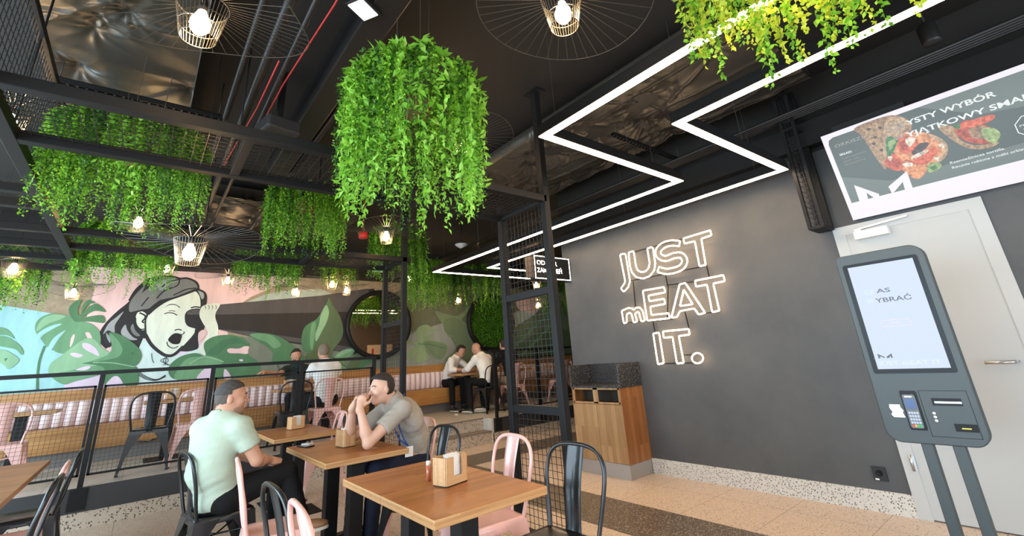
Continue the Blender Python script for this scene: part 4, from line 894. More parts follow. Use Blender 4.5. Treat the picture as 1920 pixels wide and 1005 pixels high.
# ================================================================== PENDANT LAMPS
def make_lamp():
    t = thing('pendant_lamp', '', 'pendant lamp')
    rt, rb, h = .098, .066, .17; n = 34; mb = MB()
    for k in range(n):
        a = 2*PI*k/n; mb.bar((rb*math.cos(a), rb*math.sin(a), -h), (rt*math.cos(a), rt*math.sin(a), 0), .0024, .0024)
    for r, z in ((rt, 0), (rt, -.004), (rb, -h), (.078, -.11)): mb.tube([(r*math.cos(2*PI*k/28), r*math.sin(2*PI*k/28), z) for k in range(28)], .0018, 5, closed=True)
    mb.build('wire_basket', m_wire, t)
    mb = MB(); n = 46; ring = []
    for k in range(n):
        a = 2*PI*k/n; r = .43+.03*math.sin(3*a+1); z = .055*math.sin(2*a+.6)+.03*math.sin(a); p = (r*math.cos(a), r*math.sin(a), z); ring.append(p)
        mb.bar((rt*math.cos(a), rt*math.sin(a), 0), p, .0022, .0022)
    mb.tube(ring, .0022, 5, closed=True); mb.build('wire_brim', m_wire, t)
    MB().lathe([(0, -.145), (.02, -.142), (.036, -.12), (.04, -.098), (.034, -.075), (.022, -.05), (.016, -.03), (0, -.03)], n=14).build('bulb', m_bulb, t)
    MB().lathe([(0, -.032), (.018, -.032), (.02, .0), (.012, .03), (0, .032)], n=12).build('lamp_socket', m_black, t)
    MB().tube([(0, 0, .03), (0, 0, 1)], .0025, 5).build('cord', m_black, t); mb = MB()
    for a in (0, 2.1, 4.2): mb.bar((.018*math.cos(a), .018*math.sin(a), 0), (rt*math.cos(a), rt*math.sin(a), 0), .003, .003)
    mb.build('basket_spokes', m_black, t); return t
L0 = make_lamp(); nl = 0
for (x, y, z, rz, lab) in ((-.01, 1.99, 2.87, .3, 'large spidery wire pendant lamp at the upper left, nearest on that side'), (1.32, 1.12, 2.95, 1.4, 'wire pendant lamp at the top centre next to the zigzag light'),
        (.15, 3.62, 2.24, 2.3, 'wire pendant lamp hanging low in front of the pink mural field'), (2.08, 4.9, 2.90, .9, 'wire pendant lamp glowing right of the red housed ceiling lamp'), (-.22, 5.6, 2.95, 0, 'wire pendant lamp glowing through the bushy plant at upper left'),
        (-1.18, 6.77, 2.64, 1.8, 'wire pendant lamp at the far left edge over the platform plant'), (-.84, 8.3, 2.63, 2.8, 'wire pendant lamp hung before the bare concrete patch of the back wall'), (.92, 8.5, 2.93, .5, 'small wire pendant lamp before the pink field beside the mural woman'),
        (1.93, 8.35, 2.76, 1.1, 'small wire pendant lamp at the tips of the square hedge-like plant'), (2.47, 8.15, 2.88, 2.0, 'wire pendant lamp above the tall painted leaf'), (2.83, 8.45, 2.83, 3.0, 'wire pendant lamp just left of the round mirror'),
        (3.98, 8.2, 3.08, .2, 'wire pendant lamp above the round mirror right side behind the vines'), (5.24, 8.4, 2.70, 1.3, 'wire pendant lamp between mirror and moss roundel'), (7.4, 8.2, 2.62, 2.6, 'wire pendant lamp seen through the tall mesh divider'), (1.89, 2.86, 3.16, 1.9, 'wire pendant lamp glowing behind the biggest hanging plant'),
        (-.9, 4.0, 3.1, .8, 'wire pendant lamp high behind the beam at the left edge'), (6.5, 7.2, 2.9, .4, 'wire pendant lamp over the platform beyond the divider'), (.1, 7.9, 2.95, .8, 'small wire pendant lamp behind the middle left hanging plant')):
    g = 'wire pendant lamps'
    if nl == 0: lp_ = L0; L0.location = (x, y, z); L0.rotation_euler = (0, 0, rz); L0['label'] = lab; L0['group'] = g
    else: lp_ = dup(L0, (x, y, z), rz, lab, g)
    for c_ in lp_.children:
        if c_.name.startswith('cord'): c_.scale = (1, 1, CEIL-z)
    nl += 1

# ================================================================== HANGING PLANTS
m_basket = M('coir_basket', (.16, .085, .04), .95, bump=.8, bscale=40)
def plant(name, loc, R, drop, nf, nb, label, seed, ls=.022, mats=None, lb=.055, short=.35, dome=.16, node=.026, dark=.25, tilt=0.):
    rg = np.random.default_rng(seed); t = thing('hanging_plant', label, 'hanging plant', loc, 0, 'trailing green hanging plants')
    def strands(n, step, LL, per, out, lo, droppow, spread):
        C, D, Nn, Ls, MI = [], [], [], [], []; stem = MB()
        for i in range(n):
            a = rg.uniform(0, 2*PI); r0 = R*.75*math.sqrt(rg.uniform(0, 1)); r1 = max(r0, R*rg.uniform(.80, 1.02)) if rg.uniform() < .62 else r0+.06
            L = drop*(lo+(1-lo)*rg.uniform()**droppow); z0 = dome*(1-(r0/R)**2)*rg.uniform(.75, 1.1)
            sa = rg.uniform(0, 6.28); pts = []; m_ = int((L+(r1-r0))/step)+3; z = z0; r = r0; aa = a
            for k in range(m_):
                s = k*step
                if r < r1-.01:
                    u = (r-r0)/max(.02, r1-r0); r += step*(1-u*.6); z += step*(.45-1.15*u)
                else:
                    z -= step*.97; r += step*.10*math.sin(sa+k*.35); aa += step*.25*math.sin(sa*2+k*.25)
                pts.append((r*math.cos(aa), r*math.sin(aa), z))
            P = np.array(pts); T = np.gradient(P, axis=0); T = unit(T)
            mi = 1 if rg.uniform() < dark else 0
            for q in range(per):
                dirs = unit(rg.normal(0, 1, (m_, 3))+out*np.array([math.cos(a), math.sin(a), 0])+T*.7)
                C.append(P+rg.normal(0, spread, (m_, 3))); D.append(dirs); Nn.append(unit(rg.normal(0, .5, (m_, 3))+np.array([math.cos(a)*.6, math.sin(a)*.6, .9])))
                taper = np.clip(1.35-np.linspace(0, 1, m_)*.6, .5, 1.2); Ls.append(LL*rg.uniform(.7, 1.25, m_)*taper); MI.append(np.full(m_, mi))
            if n < 60 or i % 3 == 0: stem.tube([tuple(p) for p in P[::3]], .0013, 3)
        return np.concatenate(C), np.concatenate(D), np.concatenate(Nn), np.concatenate(Ls), np.concatenate(MI), stem
    mats = mats or [m_leaf, m_leafdark]
    if ls > .026 and seed != 19: ls *= .80; node *= .72
    C, D, Nn, Ls, MI, stem = strands(int(nf*1.25), node, ls, 3, .6, short, 1.0, .008)
    V, F = leaves(C, D, Nn, Ls, .30); n = len(C)
    o = np_mesh('fine_foliage', V, F, mats, t, np.tile(MI, 4)); stem.build('stems', m_leafdark, t, recalc=False)
    if nb:
        C, D, Nn, Ls, MI, stem = strands(nb, .034, lb, 2, .5, .6, 1.0, .002)
        V, F = leaves(C, D, Nn, Ls, .22); np_mesh('long_leaf_foliage', V, F, [m_leafbig, m_leafbig], t, np.tile(MI, 4)); stem.build('stems', m_leafbig, t, recalc=False)
    MB().lathe([(0, -.08), (R*.14, -.075), (R*.22, -.04), (R*.26, .02), (R*.22, .05), (0, .06)], n=20).build('coir_basket', m_basket, t)
    mb = MB()
    for a in (.3, 2.4, 4.5): mb.tube([(R*.26*math.cos(a), R*.26*math.sin(a), 0), (R*.3*math.cos(a), R*.3*math.sin(a), max(.3, CEIL-loc[2]))], .002, 4)
    mb.build('hanging_wires', m_wire, t)
    return t
plant('a', (1.02, 2.04, 2.73), .40, .76, 165, 60, 'biggest bright green hanging plant at upper centre, shaped like a mop', 11, ls=.021, lb=.055, dome=.20)
plant('b', (-.25, 3.72, 2.83), .45, .58, 250, 10, 'wide bushy hanging plant at upper left behind the first mesh strip', 12, ls=.028, node=.03, lb=.05, dome=.16)
plant('c', (1.12, 4.72, 2.98), .40, .60, 170, 10, 'hanging plant between the left bushy plant and the biggest one', 13, ls=.03, node=.034, lb=.05)
plant('d', (2.62, 5.75, 3.02), .40, .62, 170, 8, 'dense trailing plant just above the slim divider post', 14, ls=.032, node=.036, dark=.35, short=.5)
plant('e', (-.29, 6.3, 2.88), .44, .62, 160, 10, 'hanging plant whose tips overlap the mural woman hair', 15, ls=.032, node=.038, dark=.1, dome=.08)
plant('f', (1.16, 6.6, 2.88), .40, .56, 150, 4, 'square hedge-like hanging plant left of the tall painted leaf', 16, ls=.034, node=.04, dome=.08)
plant('g', (-1.42, 7.2, 2.72), .46, .62, 150, 6, 'hanging plant cut by the left edge of the picture', 17, ls=.036, node=.04, dark=.4)
plant('h', (5.1, 7.4, 2.95), .55, .72, 170, 0, 'dark trailing plant above the moss roundel', 18, ls=.036, node=.042, dark=.55)
plant('i', (1.74, .30, 2.93), .42, .60, 120, 0, 'yellow green trailing plant at the top right in front of the zigzag lights', 19, ls=.032, mats=[m_leafyellow, m_leaf], node=.024, dome=.1, dark=.5)
plant('j', (2.55, 8.0, 3.0), .30, .34, 80, 0, 'small far hanging plant left of the mirror lamps', 20, ls=.034, node=.045, dark=.5)
plant('k', (8.1, 8.2, 2.95), .5, .75, 110, 0, 'far hanging plant glimpsed between the divider and the grey wall end', 21, ls=.038, node=.05, dark=.4)
plant('l', (4.02, 7.55, 3.0), .46, .80, 170, 6, 'hanging plant over the right half of the round mirror, its tips reaching lowest', 22, ls=.036, node=.045, dark=.3)
plant('m', (1.9, 6.9, 3.0), .30, .30, 60, 0, 'small dark hanging plant above the slatted grid near the exit sign', 23, ls=.034, node=.045, dark=.7)

# ================================================================== CEILING SERVICES
def foil(name, x0, x1, y0, y1, z, label, seed):
    rg = np.random.default_rng(seed); nx_, ny_ = int((x1-x0)/.011), int((y1-y0)/.013); X, Y = np.meshgrid(np.linspace(x0, x1, nx_), np.linspace(y0, y1, ny_))
    Zz = np.zeros_like(X)
    for k in range(int(9*(x1-x0)*(y1-y0))+4):
        px_, py_ = rg.uniform(x0, x1), rg.uniform(y0, y1); d = np.hypot(X-px_, Y-py_); ang = np.arctan2(Y-py_, X-px_)
        n_ = int(rg.integers(6, 12)); Zz += .05*np.exp(-d/.07)+.012*np.exp(-d/.22)*np.clip(d/.04, 0, 1)*np.abs(np.sin(ang*n_/2+rg.uniform(0, 6)+3*d))
    for k in range(10):
        th = rg.uniform(0, PI); c0 = rg.uniform(-1, 1); dd = (X-(x0+x1)/2)*math.cos(th)+(Y-(y0+y1)/2)*math.sin(th)-c0; Zz -= .012*np.exp(-(dd/.02)**2)
    V = np.stack([X, Y, z+Zz], -1).reshape(-1, 3); i = np.arange(nx_*ny_).reshape(ny_, nx_); F = np.stack([i[:-1, :-1], i[:-1, 1:], i[1:, 1:], i[1:, :-1]], -1).reshape(-1, 4)
    n0 = len(V); V = np.concatenate([V, V*[1, 1, 0]+[0, 0, z+.16]]); edge = []
    for row in (i[0, :], i[-1, :], i[:, 0], i[:, -1]): edge += [(a, b, b+n0, a+n0) for a, b in zip(row[:-1], row[1:])]
    F = np.concatenate([F, np.array(edge)]); F = np.concatenate([F, [[i[0, 0]+n0, i[0, -1]+n0, i[-1, -1]+n0, i[-1, 0]+n0]]])
    o = np_mesh(name, V, F, [m_foil], None); o.data.polygons.foreach_set('use_smooth', [True]*len(o.data.polygons)); return tag(o, label, 'insulation')
foil('foil_insulation', -.82, .02, .6, 5.3, 3.52, 'crinkled dark foil insulation on the ceiling at the upper left', 3)
foil('foil_insulation', 2.9, 4.25, .9, 4.6, 3.50, 'crinkled foil insulation glowing brown between the zigzag lights', 4)
foil('foil_insulation', .3, 2.3, 6.3, 7.6, 3.5, 'far foil insulation patch over the platform edge', 6)
def tubeobj(name, pts, r, mat, label, cat, n=8):
    o0 = Vector(pts[0]); o = MB().tube([Vector(p)-o0 for p in pts], r, n).build(name, mat); o.location = o0; return tag(o, label, cat)
for k, (x, r, l) in enumerate(((.26, .035, 'leftmost black ceiling pipe beside the foil'), (.38, .05, 'thick black ceiling pipe between its two thinner neighbours'), (.50, .03, 'right thin black ceiling pipe next to the red cable'))):
    tubeobj('ceiling_pipe', [(x, .2, 3.42-.01*k), (x, 8.9, 3.42-.01*k)], r*.62, m_duct, l, 'pipe', 12)
tubeobj('red_cable', [(.60, 1.2, 3.36), (.585, 2.2, 3.36), (.53, 3.2, 3.37), (.50, 4.6, 3.35), (.52, 5.1, 3.33), (1.05, 5.2, 3.33)], .005, m_red, 'red cable running along the ceiling pipes', 'cable')
tubeobj('red_cable', [(.44, 2.9, 3.35), (.43, 3.6, 3.34), (.36, 5.0, 3.34)], .005, m_red, 'short red cable on the ceiling left of the long one', 'cable')
o = bevel(MB().box(-.09, .09, -3.2, 3.4, -.14, .14).build('air_duct', m_duct), .01); o.location = (.86, 1.6, 3.52); tag(o, 'long rectangular black air duct above the biggest plant', 'duct')
mb = MB().tube([(-.045, 0, -.02), (-.045, 4.4, -.02)], .03, 8); o = mb.build('flexible_conduit', m_duct); o.location = (1.05, 3.0, 3.45); tag(o, 'black corrugated hose beside the air duct', 'hose')
def strut(x0, x1, y, z, label):
    t = thing('slotted_strut', label, 'strut', ((x0+x1)/2, y, z)); L = (x1-x0)/2; mb = MB(); mb.box(-L, L, -.02, -.015, -.02, .02).box(-L, L, .015, .02, -.02, .02).box(-L, L, -.02, .02, .016, .02)
    n = int(2*L/.05)
    for k in range(n+1): mb.box(-L+2*L*k/n-.008, -L+2*L*k/n+.008, -.02, .02, -.021, -.017)
    mb.build('channel', m_black, t)
    for x in (-L*.9, L*.9): MB().tube([(x, 0, 0), (x, 0, CEIL-z)], .004, 6).build('threaded_rod', m_duct, t)
strut(-.80, .27, 4.05, 3.42, 'slotted steel strut across the dark foil at upper left'); strut(3.35, 4.6, 2.40, 3.38, 'slotted steel strut across the brown lit foil'); strut(-.3, 1.0, 7.2, 3.3, 'slotted steel strut far back over the platform')
for k in range(5):
    tubeobj('conduit', [(4.28+.075*k, -1.0, 3.28+.015*k), (4.28+.075*k, 8.9, 3.28+.015*k)], .016, m_duct, ('thin ceiling conduit closest to the zigzag light', 'second conduit from the zigzag light', 'middle one of five parallel conduits', 'second conduit from the grey wall', 'thin conduit closest to the grey wall')[k], 'conduit')
o = MB().box(-.16, .16, -3.4, 4.2, -.06, .06).build('cable_tray', m_duct); o.location = (3.95-.55, 1.5, 3.62); tag(o, 'flat black cable tray above the zigzag lights', 'cable tray')
o = MB().box(-.1, .02, -4.4, 5.4, -.08, .16).build('wall_cable_tray', m_duct); o.location = (4.71, 1.2, 3.12); tag(o, 'perforated black tray along the top of the grey wall', 'cable tray')
def spot(name, x, y, z, label, rx=0., lit=False):
    t = thing(name, label, 'spotlight', (x, y, z)); MB().lathe([(0, -.11), (.052, -.11), (.055, -.09), (.055, .03), (.04, .05), (0, .05)], n=18).build('housing', m_duct, t)
    MB().lathe([(0, -.105), (.045, -.108), (0, -.1085)], n=16).build('lens', E_('spot_lens', (.9, .92, .9), 1.) if lit else m_blackglass, t); MB().tube([(0, 0, .05), (0, 0, CEIL-z)], .01, 6).build('stem', m_black, t)
spot('track_spotlight', 4.02, .12, 3.34, 'black cylinder spotlight right of the zigzag lights')
t = thing('flood_lamp', 'square ceiling flood lamp with a white lit face near the top', 'flood lamp', (.735, 2.15, 3.36), .5)
fl = bevel(MB().box(-.085, .085, -.065, .065, -.0, .07).build('housing', m_duct, t), .005); MB().box(-.07, .07, -.052, .052, -.006, .0).build('lit_face', E_('flood_face', (1, 1, .96), 1.6), t); MB().box(-.01, .01, -.01, .01, .07, CEIL-3.36).build('stem', m_black, t)
t = thing('projector', 'dark ceiling projector box behind the red cable', 'projector', (.60, 3.62, 3.22), .2)
bevel(MB().box(-.13, .13, -.13, .13, -.07, .05).build('housing', M('projector_grey', (.025, .026, .028), .5), t), .02); MB().box(-.02, .02, -.02, .02, .05, CEIL-3.22).build('stem', m_black, t)
t = thing('red_lamp', 'red housed ceiling lamp hanging left of a pendant lamp', 'alarm', (2.02, 5.5, 2.98)); MB().lathe([(0, .12), (.012, .1), (.02, .05), (.055, .03), (.06, -.02), (.055, -.05), (0, -.055)], n=16).build('body', m_red, t); MB().tube([(0, 0, .1), (0, 0, .76)], .006, 5).build('stem', m_red, t)  # a lamp in a red housing, modelled without its glow
t = thing('cone_lamp', 'unlit white cone ceiling lamp left of the tall mesh divider', 'ceiling lamp', (4.35, 6.8, 3.38)); MB().lathe([(0, -.07), (.02, -.06), (.11, .0), (.12, .02), (0, .025)], n=20).build('shade', m_white, t); MB().tube([(0, 0, .02), (0, 0, CEIL-3.38)], .008, 6).build('stem', m_black, t)
t = thing('security_camera', 'white and black dome camera at the end of the left overhead beam', 'camera', (-.70, 6.93, 2.62)); MB().lathe([(0, .05), (.06, .05), (.065, -.01), (.055, -.03), (0, -.03)], n=20).build('base', m_white, t); MB().lathe([(.05, -.02), (.048, -.06), (.03, -.085), (0, -.092)], n=20).build('dome', m_blackglass, t)
t = thing('exit_sign', 'green running man exit sign hung above the round mirror', 'sign', (3.45, 8.5, 3.23)); MB().box(-.11, .13, -.02, .02, -.09, .11).build('case', m_white, t)
m_exit = E_('exit_green', (.10, .55, .38), 1.); MB().box(-.10, .12, -.024, -.02, -.08, .10).build('green_face', m_exit, t); mb = MB()
mb.box(.05, .10, -.026, -.024, -.06, .07).box(-.04, -.02, -.026, -.024, .045, .065).box(-.05, 0, -.026, -.024, .0, .035).box(-.07, -.04, -.026, -.024, -.06, .0).box(0, .03, -.026, -.024, -.05, 0); mb.build('running_man_mark', E_('exit_white', (.85, .95, .9)), t)
MB().tube([(0, 0, .11), (0, 0, CEIL-3.23)], .005, 5).build('stem', m_black, t)
o = MB().box(-.4, .4, 0, .02, -.45, .45).build('notice_board', M('cream_board', (.72, .55, .40), .7)); o.location = (5.75, 4.605, 1.55); tag(o, 'cream notice panel on the brown wall, seen in the round mirror', 'notice board')
tag(MB().box(-.06, .0, -.003, .0, -.02, .14).build('red_mark', m_red, o), 'red mark').location = (-.2, .026, .2)
# ================================================================== PEOPLE (one continuous surface per body, grown from a smooth distance field)
def V3(*a): return np.array(a, float)
def nrm(v): v = np.asarray(v, float); return v/(np.linalg.norm(v)+1e-9)
def cone(a, b, ra, rb, k=.02): return ('c', V3(*a), V3(*b), ra, rb, k)
def ell(c, r, ax=None, k=.02): return ('e', V3(*c), V3(*r), np.eye(3) if ax is None else np.array([nrm(x) for x in ax]), 0, k)
def axis(lo, hi, h, fine, hf):
    out = [lo]
    while out[-1] < hi:
        x = out[-1]; st_ = h
        for a, b in fine:
            if a-h < x < b: st_ = hf
        out.append(x+st_)
    return np.array(out)
def evalp(p, X, Y, Z, e=0.):
    if p[0] == 'c':
        a, b, ra, rb = p[1:5]; ba = b-a; L = ba@ba+1e-12
        t_ = np.clip(((X-a[0])*ba[0]+(Y-a[1])*ba[1]+(Z-a[2])*ba[2])/L, 0, 1)
        return np.sqrt((X-a[0]-t_*ba[0])**2+(Y-a[1]-t_*ba[1])**2+(Z-a[2]-t_*ba[2])**2)-(ra+(rb-ra)*t_)-e
    c, r, A = p[1], p[2]+e, p[3]; dx, dy, dz = X-c[0], Y-c[1], Z-c[2]
    q = [(dx*A[i][0]+dy*A[i][1]+dz*A[i][2])/r[i] for i in range(3)]
    k0 = np.sqrt(q[0]**2+q[1]**2+q[2]**2); k1 = np.sqrt((q[0]/r[0])**2+(q[1]/r[1])**2+(q[2]/r[2])**2)+1e-9
    return k0*(k0-1)/k1
def bbox(p, m):
    if p[0] == 'c': r = max(p[3], p[4])+m; return np.minimum(p[1], p[2])-r, np.maximum(p[1], p[2])+r
    r = max(p[2])+m; return p[1]-r, p[1]+r
def field(prims, h, fine=(), hf=None, e=0., cuts=(), post=None):
    lo = np.min([bbox(p, .03+e)[0] for p in prims], 0); hi = np.max([bbox(p, .03+e)[1] for p in prims], 0)
    ax = [axis(lo[i], hi[i], h, [(f[0][i], f[1][i]) for f in fine], hf or h) for i in range(3)]
    F = np.full([len(a) for a in ax], .2, np.float32)
    for p in prims:
        a, b = bbox(p, .07+e); s = []
        for i in range(3): i0, i1 = np.searchsorted(ax[i], a[i]), np.searchsorted(ax[i], b[i]); s.append(slice(i0, i1))
        X, Y, Z = ax[0][s[0]][:, None, None], ax[1][s[1]][None, :, None], ax[2][s[2]][None, None, :]
        d = evalp(p, X, Y, Z, e); g = F[tuple(s)]; k = p[5]
        if k < 0: F[tuple(s)] = np.maximum(g, -d); continue
        hh = np.maximum(k-np.abs(g-d), 0)/k; F[tuple(s)] = np.minimum(g, d)-hh*hh*k*.25
    X, Y, Z = ax[0][:, None, None], ax[1][None, :, None], ax[2][None, None, :]
    if post is not None: F = post(F, X, Y, Z)
    for c in cuts: F = np.maximum(F, c(X, Y, Z))
    return ax, F
def snet(ax, F):
    S = F < 0; nx_, ny_, nz_ = F.shape
    corners = [(0, 0, 0), (1, 0, 0), (0, 1, 0), (1, 1, 0), (0, 0, 1), (1, 0, 1), (0, 1, 1), (1, 1, 1)]
    cnt = sum(S[a:nx_-1+a, b:ny_-1+b, c:nz_-1+c].astype(np.int8) for a, b, c in corners)
    I = np.argwhere((cnt > 0) & (cnt < 8)); idx = -np.ones((nx_-1, ny_-1, nz_-1), np.int32); idx[tuple(I.T)] = np.arange(len(I))
    P = np.zeros((len(I), 3)); n = np.zeros(len(I))
    for i0 in range(8):
        for i1 in range(i0+1, 8):
            A, B = corners[i0], corners[i1]
            if sum(abs(x-y) for x, y in zip(A, B)) != 1: continue
            ja, jb = I+A, I+B; fa, fb = F[tuple(ja.T)], F[tuple(jb.T)]; m = (fa < 0) != (fb < 0); t_ = np.where(m, fa/(fa-fb+1e-12), 0)
            for d in range(3): pa, pb = ax[d][ja[:, d]], ax[d][jb[:, d]]; P[:, d] += np.where(m, pa+t_*(pb-pa), 0)
            n += m
    P /= n[:, None]; Q = []
    for d in range(3):
        o = [x for x in range(3) if x != d]; sl0 = [slice(None)]*3; sl1 = [slice(None)]*3; sl0[d] = slice(0, -1); sl1[d] = slice(1, None)
        E = np.argwhere(S[tuple(sl0)] != S[tuple(sl1)]); E = E[(E[:, o[0]] > 0) & (E[:, o[1]] > 0) & (E[:, o[0]] < F.shape[o[0]]-1) & (E[:, o[1]] < F.shape[o[1]]-1)]
        inside = S[tuple(E.T)]; q = []
        for a, b in ((-1, -1), (0, -1), (0, 0), (-1, 0)):
            c = E.copy(); c[:, o[0]] += a; c[:, o[1]] += b; q.append(idx[tuple(c.T)])
        q = np.stack(q, 1); flip = inside if d != 1 else ~inside
        q[~flip] = q[~flip][:, ::-1]; Q.append(q)
    return P, np.concatenate(Q)
def sdf_obj(name, prims, h, mat, parent, off, **k):
    ax, F = field(prims, h, **k); V, Q = snet(ax, F)
    for _ in range(1):                                  # light relaxation
        S_ = np.zeros_like(V); c = np.zeros(len(V))
        for a, b in ((0, 1), (1, 2), (2, 3), (3, 0)): np.add.at(S_, Q[:, a], V[Q[:, b]]); np.add.at(c, Q[:, a], 1); np.add.at(S_, Q[:, b], V[Q[:, a]]); np.add.at(c, Q[:, b], 1)
        V = V*.6+.4*S_/np.maximum(c, 1)[:, None]
    o = np_mesh(name, V-off, Q, [mat], parent); o.data.polygons.foreach_set('use_smooth', [True]*len(Q)); return o
def hand(w, d, pn, side, curl=.5, spread=.0, s=1.):
    """w wrist, d pointing direction, pn palm normal, side = direction of the thumb"""
    d, pn = nrm(d), nrm(pn); side = nrm(side-d*(side@d)); w = V3(*w); out = []
    out.append(ell(w+d*.048*s, (.050*s, .040*s, .017*s), (d, side, pn), .012)); out.append(cone(w-d*.02, w+d*.03*s, .026*s, .027*s, .015))
    for i, (L, off) in enumerate(((.92, .031), (1.05, .011), (.98, -.010), (.76, -.030))):
        p = w+d*(.083-abs(i-1.2)*.005)*s+side*off*s; a = curl*.8; dd = d
        for j, l in enumerate((.042, .027, .021)):
            dd = nrm(d*math.cos(a)+pn*math.sin(a)+side*spread*(1.5-i)); q = p+dd*l*L*s; out.append(cone(p, q, (.0092-.0008*j)*s, (.0088-.0009*j)*s, .004)); p = q; a += curl*.95
    p = w+d*.025*s+side*.030*s+pn*.006; q = p+nrm(d*.6+side*.75+pn*.25)*.042*s; r = q+nrm(d*.85+side*.2+pn*.35)*.032*s; u = r+nrm(d*.9+pn*.45-side*.1)*.024*s
    out += [cone(p, q, .014*s, .0115*s, .008), cone(q, r, .011*s, .0098*s, .003), cone(r, u, .0098*s, .008*s, .003)]
    return out
skin_m = M('skin', (.50, .265, .175), .5, spec=.4); skin_pale = M('skin_pale', (.60, .36, .26), .5, spec=.4)
for m in (skin_m, skin_pale): m.node_tree.nodes['Principled BSDF'].inputs['Subsurface Weight'].default_value = .08
m_eye = M('eye_white', (.36, .33, .30), .3); m_iris = M('iris_dark', (.03, .02, .015), .15); m_lip = M('lip', (.42, .16, .13), .5)
def cloth(name, c, rough=.85): return M(name, c, rough, spec=.2, bump=.25, bscale=45)
def person(label, loc, J, col, h=.016, hf=.010, hair='short', beard=None, sleeve=.55, group=None, skin=None, faces=True, ankle=1., wrink=.0028, belly=1., hs=None, lank=False):
    """J: world joints. col: shirt, trousers, shoes, hair materials"""
    t = thing('person', label, 'person', loc, 0, group); off = V3(*loc); skin = skin or skin_m
    pel, bel, che, nek, hd = (V3(*J[k]) for k in ('pelvis', 'belly', 'chest', 'neck', 'head')); sd = nrm(J['side']); ps = nrm(J.get('pside', J['side']))
    f = nrm(J['face']); u = nrm(J.get('up', (0, 0, 1))); u = nrm(u-f*(u@f)); l = np.cross(u, f)
    sp = nrm(nek-pel); fw = np.cross(sd, sp); fw = nrm(fw)
    shL = V3(*J.get('shL', nek-sp*.068+sd*.165)); shR = V3(*J.get('shR', nek-sp*.068-sd*.165))
    up2 = nrm(che-bel); pf = np.cross(ps, nrm(bel-pel))
    torso = [ell(pel, (.155, .115, .105), (ps, pf, nrm(bel-pel)), .04), ell(bel, (.145*belly, .108*belly, .13), (nrm(ps+sd), nrm(fw+pf), up2), .06), ell(che, (.168, .112, .165), (sd, fw, sp), .06),
             cone(shL-sp*.012, shR-sp*.012, .055, .055, .06), cone(nek-sp*.03, nek+sp*.02, .07, .052, .05), cone(nek-sp*.005, shL+sp*.008, .052, .046, .05), cone(nek-sp*.005, shR+sp*.008, .052, .046, .05)]
    arm = {}; 
    for s_, sh in (('L', shL), ('R', shR)): arm[s_] = (sh, V3(*J['el'+s_]), V3(*J['wr'+s_]))
    legs = []; hipw = ps*.088
    hips = {'L': pel+hipw-V3(0, 0, .02), 'R': pel-hipw-V3(0, 0, .02)}
    for s_ in 'LR':
        k_, a_ = V3(*J['kn'+s_]), V3(*J['an'+s_]); legs += [cone(hips[s_], k_, .082, .056, .03), cone(k_, k_+(a_-k_)*.35, .054, .054, .02), cone(k_+(a_-k_)*.35, a_, .054, .037, .02)]
    head = [ell(hd+u*.018-f*.006, (.098, .077, .102), (f, l, u), .02), ell(hd+f*.022-u*.058, (.066, .056, .058), (f, l, u), .03), ell(hd+f*.062-u*.094, (.022, .026, .018), (f, l, u), .03),
            cone(nek-sp*.02, hd-f*.022-u*.05, .056, .052, .03)]
    if faces:
        head += [ell(hd+f*.082+u*.026, (.012, .048, .011), (f, l, u), .015), cone(hd+f*.090+u*.010, hd+f*.114-u*.024, .0065, .0095, .009), cone(hd+f*.10-u*.030-l*.011, hd+f*.10-u*.030+l*.011, .007, .007, .008),
                 ell(hd+f*.090-u*.056, (.010, .024, .006), (f, l, u), .008), ell(hd+f*.087-u*.067, (.010, .021, .007), (f, l, u), .008)]
        for s_ in (1, -1):
            head += [ell(hd+l*s_*.040+f*.062-u*.020, (.026, .024, .026), (f, l, u), .02), ell(hd+l*s_*.079-u*.008-f*.006, (.017, .007, .028), (nrm(f-l*s_*.3), l, u), .008)]
            head += [('e', hd+l*s_*.031+f*.100+u*.008, V3(.016, .017, .011), np.array([f, l, u]), 0, -1)]
    hands = []; boxes = [(hd-.13, hd+.15)]
    for s_ in 'LR':
        hh = J.get('hd'+s_)
        if hh: hands += hand(arm[s_][2], V3(*hh[0]), V3(*hh[1]), V3(*hh[2]), hh[3], hh[4] if len(hh) > 4 else 0., hs or 1.); boxes.append((arm[s_][2]-.11, arm[s_][2]+.11))
    arms = []
    for s_ in 'LR':
        sh, el, wr = arm[s_]; m_ = el+(wr-el)*.3; arms += [cone(sh, sh+(el-sh)*.45, .056, .050, .03), cone(sh+(el-sh)*.45, el, .050, .041, .02), cone(el, m_, .037, .040, .02), cone(m_, wr, .040, .026, .02)]
    pass
    tin = [(p[0], p[1], p[2]-.006 if p[0] == 'e' else p[2], p[3]-.006 if p[0] == 'c' else p[3], p[4]-.006 if p[0] == 'c' else p[4], p[5]) for p in torso]
    sdf_obj('body', tin+legs+arms+head+hands, h, skin, t, off, fine=boxes if hf < h else (), hf=hf)
    # clothes
    wr_ = lambda F, X, Y, Z: F+wrink*np.sin(31*X+9*np.sin(13*Z+5*Y))*np.sin(37*Z+7*np.sin(11*Y+3*X))*1.0
    def plane(p, n_): p = V3(*p); n_ = nrm(n_); return lambda X, Y, Z: (X-p[0])*n_[0]+(Y-p[1])*n_[1]+(Z-p[2])*n_[2]
    sl = []
    for s_ in 'LR':
        sh, el, wr = arm[s_]
        if sleeve < 1: e_ = sh+(el-sh)*sleeve; sl.append((sh, e_, el, [cone(sh, e_+(el-sh)*.2, .060, .060, .04)]))
        else: e_ = el+(wr-el)*(sleeve-1); sl.append((el, e_, wr, [cone(sh, el, .058, .050, .04), cone(el, e_+(wr-el)*.1, .048, .038, .02)]))
